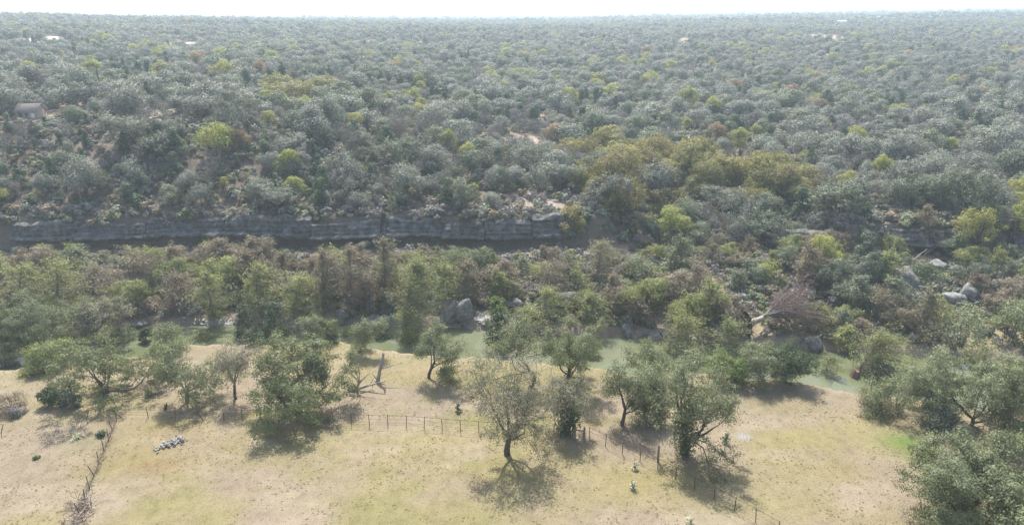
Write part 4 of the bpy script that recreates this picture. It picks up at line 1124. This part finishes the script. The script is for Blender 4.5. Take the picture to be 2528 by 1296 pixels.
# ------------------------------------------------------------------ woods: one by one near, joined far
PROTO = {}
def proto(kind, k, mk):
    tr, cr, bark, leaf = mk
    root = empty(kind); tr.build('trunk', bark, root); cr.build('crown', leaf, root)
    PROTO.setdefault(kind, []).append(root)
def lob2(seed, W, H, bark, lfm, **kw):
    tr, cr = MB(), MB(); lobed(seed, W, H, mb=cr, tmb=tr, m_leaf=0, **kw); return tr, cr, bark, lfm
for k in range(7):
    if k % 2: proto('oak_tree', k, lob2(500 + k, 7.0, 5.6, BARK, LGREY, nlobe=20 + k, nleaf=6500, leaf=.22))
    else:
        tr, cr, _ = tree_meshes(500 + k, 7.0, 5.8, nleaf=4, leaf=.29, asp=.65, th=.14, cl=.42, lean=(k - 3) * .25, n=(6, 4, 4, 3)); proto('oak_tree', k, (tr, cr, BARK, LGREY))
for k in range(4): proto('juniper_tree', k, lob2(520 + k, 4.2, 5.2, BARK, LJUN, nlobe=15, nleaf=3600, leaf=.23, asp=.4, foot=.08, cone=.75 if k < 2 else .35))
for k in range(3): proto('elm_tree', k, lob2(540 + k, 5.6, 6.2, BARKG, LYEL, nlobe=16, nleaf=3600, leaf=.23, foot=.2, lobe=.9))
for k in range(4):
    tr, cr, _ = twiggy(560 + k, 6.0, 5.4, nleaf=2 if k % 2 else 1, leaf=.2, n=(5, 4, 4, 3)); proto('bare_tree', k, (tr, cr, BARKG, LTWIG))
for k in range(6):
    if k % 2: tr, cr, _ = cypress_meshes(580 + k, 6.4, 5.4, lean=1.2, comb=.7, nb=64, strips=12, leaf=.36)
    else: tr, cr, _ = tree_meshes(580 + k, 5.2, 5.2, lean=1.4, nleaf=6, leaf=.3, asp=.4, th=.14, cl=.42, n=(5, 4, 4, 3))
    proto('cypress_tree', k, (tr, cr, BARKG, LCYP))
for k in range(3): proto('bank_thicket', k, lob2(600 + k, 4.6, 3.0, BARK, LMEAD, nlobe=16, nleaf=2800, leaf=.23, foot=.05))
ORD = ['leftmost', 'second from left', 'third from left', 'fourth from left', 'fifth from left', 'sixth from left', 'seventh from left', 'eighth from left', 'ninth from left', 'tenth from left'] + [w + ' from left' for w in 'eleventh twelfth thirteenth fourteenth fifteenth sixteenth seventeenth eighteenth nineteenth twentieth twenty-first twenty-second twenty-third twenty-fourth'.split()]
used = {}; SETS = {}
rr = random.Random(4)
def put(kind, x, y, s, label, group, mat=None, sz=1.0):
    k = used.get(kind, 0); used[kind] = k + 1
    pr = PROTO[kind][k % len(PROTO[kind])]
    loc = (x, y, gz(x, y) - .15); rz = rr.uniform(-3.1, 3.1) if kind != 'cypress_tree' else rr.uniform(-.5, .5)
    sc_ = (s * rr.uniform(.8, 1.2), s * rr.uniform(.8, 1.2), s * sz)
    o = copy_tree(pr, loc, rz, sc_, None, group, mat); o['category'] = 'thicket' if kind == 'bank_thicket' else 'tree'
    SETS.setdefault(label, []).append(o)

near_arr = np.array(NEAR)
def blocked(x, y, pad=0.0):
    return bool(((near_arr[:, 0] - x) ** 2 + (near_arr[:, 1] - y) ** 2 < (near_arr[:, 2] + pad) ** 2).any())
def grid(y0, y1, s, seed, jit=.85, side=.82, extra=16):
    rng = np.random.default_rng(seed); out = []
    for y in np.arange(y0, y1, s):
        hw = side * y + extra
        xs_ = np.arange(-hw, hw, s) + (rng.random() * s)
        out.append(np.stack([xs_ + (rng.random(len(xs_)) - .5) * s * jit, y + (rng.random(len(xs_)) - .5) * s * jit], 1))
    return np.concatenate(out)

# far bank: flood-combed trees between the creek and the cliff
pts = grid(84, 130, 3.5, 1)
OPEN = [(1640, 785, 46, 26), (1745, 705, 34, 56), (1190, 785, 34, 20), (1900, 770, 120, 60), (1120, 785, 50, 26), (440, 790, 110, 16)]
op = []
for px, py, rx, ry in OPEN:
    p, m = at(px, py); a, _ = at(px, py - ry); b, _ = at(px, py + ry); op.append((p.x, p.y, rx * m, max(1.5, abs(a.y - b.y) / 2)))
BX = [at(600, 750)[0].x, at(1150, 750)[0].x, at(1720, 750)[0].x]
SEG = ['far left', 'left of boulders', 'right of boulders', 'near fallen cypress']
CC = {'g': ('yellow green', LCYP), 'b': ('brown leafed', LCYB), 'd': ('grey green', LMEAD)}
for x, y in pts:
    W2 = float(yw(x)); C = float(yc(x))
    gap_ = 20 < x
    if y < W2 + 1.6 or y > C - (1 if gap_ else 7.5): continue
    if blocked(x, y, -.3): continue
    if any(((x - a) / c) ** 2 + ((y - b) / d) ** 2 < 1 for a, b, c, d in op): continue
    sgm = sum(x > b for b in BX)
    f = vnoise(np.array(x / 9), np.array(y / 7), 40) + rr.uniform(-.3, .3)
    ck = 'b' if f > .58 else 'g' if f > .33 else 'd'
    th = rr.random() < (.4 if sgm < 2 else .5)
    s = rr.uniform(.65, 1.15) * (.7 if y > C - 12 else 1)
    nm = 'bank_thicket' if th else 'cypress_tree'
    if sgm == 3 and ck == 'g' and rr.random() < .6: ck = 'd'
    col, mt = CC[ck]
    if sgm == 3 and ck == 'd': col, mt = 'dark green', LGREEN
    row = 'at waterside' if y < W2 + 7 else 'below cliff' if y > C - 12 else 'mid bank'
    sw = 'small ' if s < .78 else 'large ' if s > .98 else ''
    put(nm, x, y, s, (f'{sw}{col}', 'thicket' if th else 'combed tree', f'{row} {SEG[sgm]}'), f'{col} {"thickets" if th else "trees"} {SEG[sgm]}', mt, rr.uniform(.85, 1.2))

# bluff and plateau
goldc = [at(1620, 430)[0], at(1480, 400)[0], at(1780, 440)[0], at(1880, 470)[0], at(1560, 480)[0], at(740, 260)[0]]
def pick(x, y, rnd):
    if y < 330:
        for g in goldc:
            if (x - g.x) ** 2 + ((y - g.y) * .8) ** 2 < 11 ** 2 and rnd.random() < .8: return 'gold'
    n = float(vnoise(np.array(x / 30), np.array(y / 38), 50)); v = rnd.random()
    left = x < -5 and y < 154
    if v < (.50 if left else .10 + .24 * (n < .4)): return 'jun'
    if v > .988: return 'org'
    if v > .955 - .05 * (n > .6): return 'yel'
    if v > .78 - .07 * (not left): return 'bare'
    return 'green' if rnd.random() < (.35 if left else .3) else 'grey'
KN = {'gold': ('oak_tree', 'olive gold', LGOLD, 'oak'), 'grey': ('oak_tree', 'grey green', LGREY, 'oak'), 'green': ('oak_tree', 'dark green', LGREEN, 'oak'), 'jun': ('juniper_tree', 'very dark', LJUN, 'juniper'),
      'org': ('elm_tree', 'rusty orange', LORG, 'tree'), 'yel': ('elm_tree', 'yellow green', LYEL, 'tree'), 'bare': ('bare_tree', 'leafless grey', LTWIG, 'tree')}
near_n = {'oak_tree': 285, 'juniper_tree': 240, 'elm_tree': 120, 'bare_tree': 150}
cnt = {}
def region(x, y):
    C = float(yc(x)); px = x / y * 1700 + 1264
    if px < 1150:
        w = 'left' if px < 400 else 'middle' if px < 780 else 'right'
        return f'at the {w} cliff lip' if y < C + 9 else f'halfway up the {w} bluff' if y < C + 22 else f'on the {w} bluff rim' if y < C + 36 else f'behind the {w} bluff rim'
    if px < 1400: return 'on the bare slope front' if y < C + 20 else 'behind the bare slope'
    if px < 1880: return 'low on the middle slope' if y < C + 14 else 'high on the middle slope' if y < C + 34 else 'behind the middle slope'
    return 'at the low right cliff' if y < C + 10 else 'behind the low right cliff' if y < C + 28 else 'in the right back woods'
at_m10 = at(1150, 520)[0].x; at_1500 = at(1400, 520)[0].x; at_1900 = at(1880, 520)[0].x
rest = []                                              # x, y, kind, size
pts = np.concatenate([grid(122, 160, 3.8, 2), grid(160, 250, 4.5, 3)])
pts = pts[np.argsort(pts[:, 1])]
rn = random.Random(12)
def opened(P_, ks):
    return np.max([clearing(P_[:, 0] * (1 + k), P_[:, 1] * (1 + k)) for k in ks], axis=0)
clr = opened(pts, (0, .02, .045))
for (x, y), cl_ in zip(pts, clr):
    C = float(yc(x))
    if y < C + (0 if 21 < x < 49 else 3.0) or blocked(x, y): continue
    if cl_ > .35 and rn.random() < cl_ * 1.25: continue
    if y > C + 12 and rn.random() < .10: continue
    kd = pick(x, y, rn); nm, col, mt, word = KN[kd]
    s = (.45 + .8 * rn.random() ** 1.3) * (1.2 if y > 165 else 1.05)
    if kd == 'bare': s *= .9
    if cnt.get(nm, 0) < near_n[nm]:
        cnt[nm] = cnt.get(nm, 0) + 1
        rg = region(x, y)
        sw = 'small ' if s < .8 else 'large ' if s > 1.08 else ''
        put(nm, x, y, s, (f'{sw}{col}', word, rg), f'{col} {word}s {rg}', mt, rn.uniform(.85, 1.15))
    else:
        rest.append((x, y, kd, s))
for i, px in enumerate([70, 250, 395, 520, 690, 760, 905, 950, 985, 1075, 1180, 1300, 1380, 1450, 1500]):
    q = at(px, 600)[0]; yy = float(yc(q.x)) + (.7 if i % 3 else -2.2)
    put('juniper_tree' if i % 2 else 'bank_thicket', q.x, yy, rr.uniform(.45, .75), 'X', 'growth clinging to the cliff', LJUN if i % 2 else LGREY, 1.0)
    SETS.pop('X')[0]['label'] = f'{"dark juniper" if i % 2 else "grey green brush"} {"hanging over the brow" if i % 3 else "rooted at the foot"} of the long cliff, {ORD[i]}'
for (col, word, place), os_ in SETS.items():
    os_.sort(key=lambda o: o.location.x / o.location.y)
    n = len(os_)
    for i, o in enumerate(os_):
        if n == 1: o['label'] = f'{col} {word} {place}'
        elif n <= 24: o['label'] = f'{"rightmost" if i == n - 1 else ORD[i]} of the {col} {word}s {place}'
        else: o['label'] = f'{col} {word} among many alike {place}'
# remove prototypes (every tree in view is a copy)
for v in PROTO.values():
    for r0 in v:
        for ch in list(r0.children): bpy.data.objects.remove(ch)
        bpy.data.objects.remove(r0)

# ---- joined woods, instanced on points by geometry nodes
def source(mb, name, mats):
    return bpy.data.objects.new(name, mb.mesh(name, mats))
def scatter(name, label, cat, P, sz, rz, vi, srcs, kind='stuff'):
    me = bpy.data.meshes.new(name); me.vertices.add(len(P)); me.vertices.foreach_set('co', np.asarray(P, np.float32).ravel())
    for nm, ty, arr in (('size', 'FLOAT', sz), ('turn', 'FLOAT', rz), ('pick', 'INT', vi)):
        a = me.attributes.new(nm, ty, 'POINT'); a.data.foreach_set('value', np.asarray(arr, np.float32 if ty == 'FLOAT' else np.int32))
    o = bpy.data.objects.new(name, me); link(o); tag(o, label, cat, kind=kind)
    col = bpy.data.collections.new(name + '_kinds')
    for s in srcs: col.objects.link(s)
    ng = bpy.data.node_groups.new(name, 'GeometryNodeTree')
    ng.interface.new_socket('Geometry', in_out='INPUT', socket_type='NodeSocketGeometry'); ng.interface.new_socket('Geometry', in_out='OUTPUT', socket_type='NodeSocketGeometry')
    N = ng.nodes.new; gi = N('NodeGroupInput'); go = N('NodeGroupOutput'); ip = N('GeometryNodeInstanceOnPoints'); ci = N('GeometryNodeCollectionInfo')
    ci.inputs['Collection'].default_value = col; ci.inputs['Separate Children'].default_value = True; ci.inputs['Reset Children'].default_value = True
    def attr(nm, ty):
        a = N('GeometryNodeInputNamedAttribute'); a.data_type = ty; a.inputs['Name'].default_value = nm; return a.outputs['Attribute']
    cx = N('ShaderNodeCombineXYZ'); ng.links.new(attr('turn', 'FLOAT'), cx.inputs[2])
    L = ng.links.new
    L(gi.outputs[0], ip.inputs['Points']); L(ci.outputs[0], ip.inputs['Instance']); ip.inputs['Pick Instance'].default_value = True
    L(attr('pick', 'INT'), ip.inputs['Instance Index']); L(cx.outputs[0], ip.inputs['Rotation']); L(attr('size', 'FLOAT'), ip.inputs['Scale'])
    L(ip.outputs[0], go.inputs[0])
    md = o.modifiers.new('scatter', 'NODES'); md.node_group = ng
    return o
KL = ['gold', 'green', 'grey', 'jun', 'org', 'yel', 'bare']
def lod(nl, lf, lob, tag_, trunk):
    out = []; per = 4
    for kd in KL:
        mt = KN[kd][2]
        for k in range(per):
            sd_ = 700 + KL.index(kd) * 10 + k
            if kd == 'jun': mb = lobed(sd_, 4.2, 5.2, nlobe=8 + lob, nleaf=int(nl * .8), leaf=lf * .9, asp=.55, foot=.06, cone=.6 if k else .3, trunk=trunk)
            elif kd == 'bare': mb = lobed(sd_, 5.6, 5.0, nlobe=8 + lob, nleaf=int(nl * .55), leaf=lf * .95, asp=.28, foot=.2, trunk=True)
            else: mb = lobed(sd_, 7.0, 5.6, nlobe=8 + lob, nleaf=nl, leaf=lf, foot=.2, trunk=trunk)
            out.append(source(mb, f'{tag_}_{KL.index(kd)}{k}', [BARK if kd != 'bare' else BARKG, mt]))
    return out
def woods(name, label, items, srcs, seed):
    rng = random.Random(seed)
    a = np.array([(x, y) for x, y, k, s in items]); z = height(a[:, 0], a[:, 1]) - .15
    vi = [KL.index(k) * 4 + rng.randrange(4) for x, y, k, s in items]
    scatter(name, label, 'woods', np.stack([a[:, 0], a[:, 1], z], 1), [s for *_, s in items], [rng.uniform(0, 6.28) for _ in items], vi, srcs)
def band(y0, y1, s, seed, szr, thin):
    rn = random.Random(seed); P_ = grid(y0, y1, s, seed); cl = opened(P_, (0, .03, .06, .1, .14)); n = fbm(P_[:, 0] / 60, P_[:, 1] / 80, 60 + seed, 3); out = []
    for (x, y), c, f in zip(P_, cl, n):
        if c > .4 and rn.random() < c * 1.2: continue
        if rn.random() < thin + .25 * (f > .62): continue
        if y < 900 and blocked(x, y, 2): continue
        out.append((x, y, pick(x, y, rn), rn.uniform(*szr)))
    return out
L0 = lod(3200, .31, 11, 'woodland', True); L1 = lod(1000, .54, 8, 'scrubland', False); L2 = lod(200, 1.25, 4, 'canopy', False)
woods('woods', 'grey green woodland covering the near plateau', rest + band(250, 430, 4.6, 71, (.45, 1.2), .06), L0, 1)
woods('woods', 'hazy woodland farther back on the plateau', band(430, 900, 5.6, 72, (.5, 1.2), .05), L1, 2)
woods('woods', 'pale hazy forest running to the horizon', band(900, 1700, 8.5, 73, (.8, 1.5), .05) + band(1700, 4200, 18, 74, (1.5, 2.7), .05), L2, 3)
woods('woods', 'blue hazy forest of the far hills', [(x, y, k, s) for x, y, k, s in band(4200, 9500, 52, 75, (4.0, 7.0), .1)], L2, 4)

# undergrowth of the woods and the far bank
UG = []
for k, mt in enumerate([LGREY, LGREEN, LTWIG, LTWIG, LCYB, LMEAD]):
    UG.append(source(lobed(800 + k, 2.2, 1.3, nlobe=7, nleaf=200, leaf=.34, asp=.35 if mt is LTWIG else .55, foot=.03, trunk=False, m_leaf=0), f'brush_{k}', [mt]))
P_ = np.concatenate([grid(100, 170, 1.9, 91), grid(170, 300, 2.9, 92), grid(84, 128, 1.7, 93)])
rng = np.random.default_rng(94)
E_ = yw(P_[:, 0]); C_ = yc(P_[:, 0]); cl = clearing(P_[:, 0], P_[:, 1])
blk = np.array([blocked(x, y, -1) and y > 160 for x, y in P_])
ok = (P_[:, 1] > E_ + 2.0) & ~((P_[:, 1] > C_ - 1.1) & (P_[:, 1] < C_ + .4) & ~((P_[:, 0] > 21) & (P_[:, 0] < 50))) & (rng.random(len(P_)) > cl * .6) & ~blk
ok &= ~np.any([((P_[:, 0] - a) / c) ** 2 + ((P_[:, 1] - b) / d) ** 2 < 1 for a, b, c, d in op[:3]], axis=0)
P_ = P_[ok]; n_ = len(P_)
scatter('undergrowth', 'low brush and twiggy undergrowth of the slopes', 'undergrowth', np.stack([P_[:, 0], P_[:, 1], height(P_[:, 0], P_[:, 1]) - .1], 1),
        rng.uniform(.6, 1.6, n_) * np.where(P_[:, 1] < 100, .8, 1) * np.where((P_[:, 1] - yc(P_[:, 0]) < 0) & (P_[:, 1] - yc(P_[:, 0]) > -6), .5, np.where(np.abs(P_[:, 1] - yc(P_[:, 0])) < 3.5, 1.1, 1)), rng.random(n_) * 6.28, rng.integers(0, len(UG), n_), UG)

# grass tufts on the meadow
def tuft(seed, n, h, w):
    rng = np.random.default_rng(seed); mb = MB()
    a = rng.random(n) * 6.28; r = rng.random(n) * w; d = np.stack([np.cos(a), np.sin(a), 1.3 + rng.random(n)], 1); d /= np.linalg.norm(d, axis=1)[:, None]
    b = np.stack([np.cos(a) * r, np.sin(a) * r, np.zeros(n)], 1); s = np.stack([-np.sin(a), np.cos(a), np.zeros(n)], 1) * .02
    tip = b + d * (h * (.6 + .6 * rng.random(n)))[:, None]
    mb.add(np.stack([b - s, b + s, tip], 1).reshape(-1, 3), t=np.arange(n * 3).reshape(-1, 3), val=np.repeat(rng.random(n), 3)); return mb
LGRASS = foliage('olive_grass_blades', [(0.29, 0.26, 0.14), (0.31, 0.28, 0.15), (0.26, 0.25, 0.13)], .5, .8, .1, gain=1.1)
LWEED = foliage('dark_weed_blades', [(0.17, 0.14, 0.08), (0.22, 0.18, 0.11)], .4, .8, .1, gain=1.0)
def clump(seed, mat, w, h, n):
    return source(lobed(seed, w, h, nlobe=5, nleaf=n, leaf=.13, asp=.4, foot=.02, trunk=False, m_leaf=0), f'tuft_{seed}', [mat])
GT = [clump(900, LSTRAW, .5, .12, 34), clump(901, LSTRAW, .8, .14, 46), clump(902, LGRASS, .6, .14, 40), clump(903, LWEED, .45, .2, 40)]
rng = np.random.default_rng(96)
P_ = rng.random((30000, 2)) * [150, 52] + [-75, 41]
P_ = P_[np.abs(P_[:, 0]) < .76 * P_[:, 1] + 5]
f = fbm(P_[:, 0] / 4, P_[:, 1] / 3, 97, 4)
ok = (P_[:, 1] < ye(P_[:, 0]) + .3) & (rng.random(len(P_)) < np.clip((f - .38) * 4, .08, 1))
P_ = P_[ok]; f = f[ok]; n_ = len(P_)
v = rng.random(n_); gsel = fbm(P_[:, 0] / 12, P_[:, 1] / 9, 98, 3) + (v - .5) * .5
vi = np.where(v > .985, 3, np.where(gsel > .55, 2, (v * 50).astype(int) % 2))
scatter('grass', 'dry straw and olive grass tufts of the meadow', 'grass', np.stack([P_[:, 0], P_[:, 1], height(P_[:, 0], P_[:, 1]) - .02], 1), rng.uniform(.2, .5, n_), rng.random(n_) * 6.28, vi, GT)

# ------------------------------------------------------------------ haze
hz = MB(); box(hz, (0, 6480, 70), (28200, 13200, 170))
m = bpy.data.materials.new('air'); m.use_nodes = True; nt = m.node_tree; nt.nodes.clear()
out = nt.nodes.new('ShaderNodeOutputMaterial'); pv = nt.nodes.new('ShaderNodeVolumePrincipled')
pv.inputs['Color'].default_value = (0.74, 0.88, 1.0, 1); pv.inputs['Density'].default_value = 0.00045; pv.inputs['Anisotropy'].default_value = 0.35
nt.links.new(pv.outputs[0], out.inputs['Volume'])
haze = hz.build('haze', m); tag(haze, 'thin pale haze over the whole valley', kind='stuff')
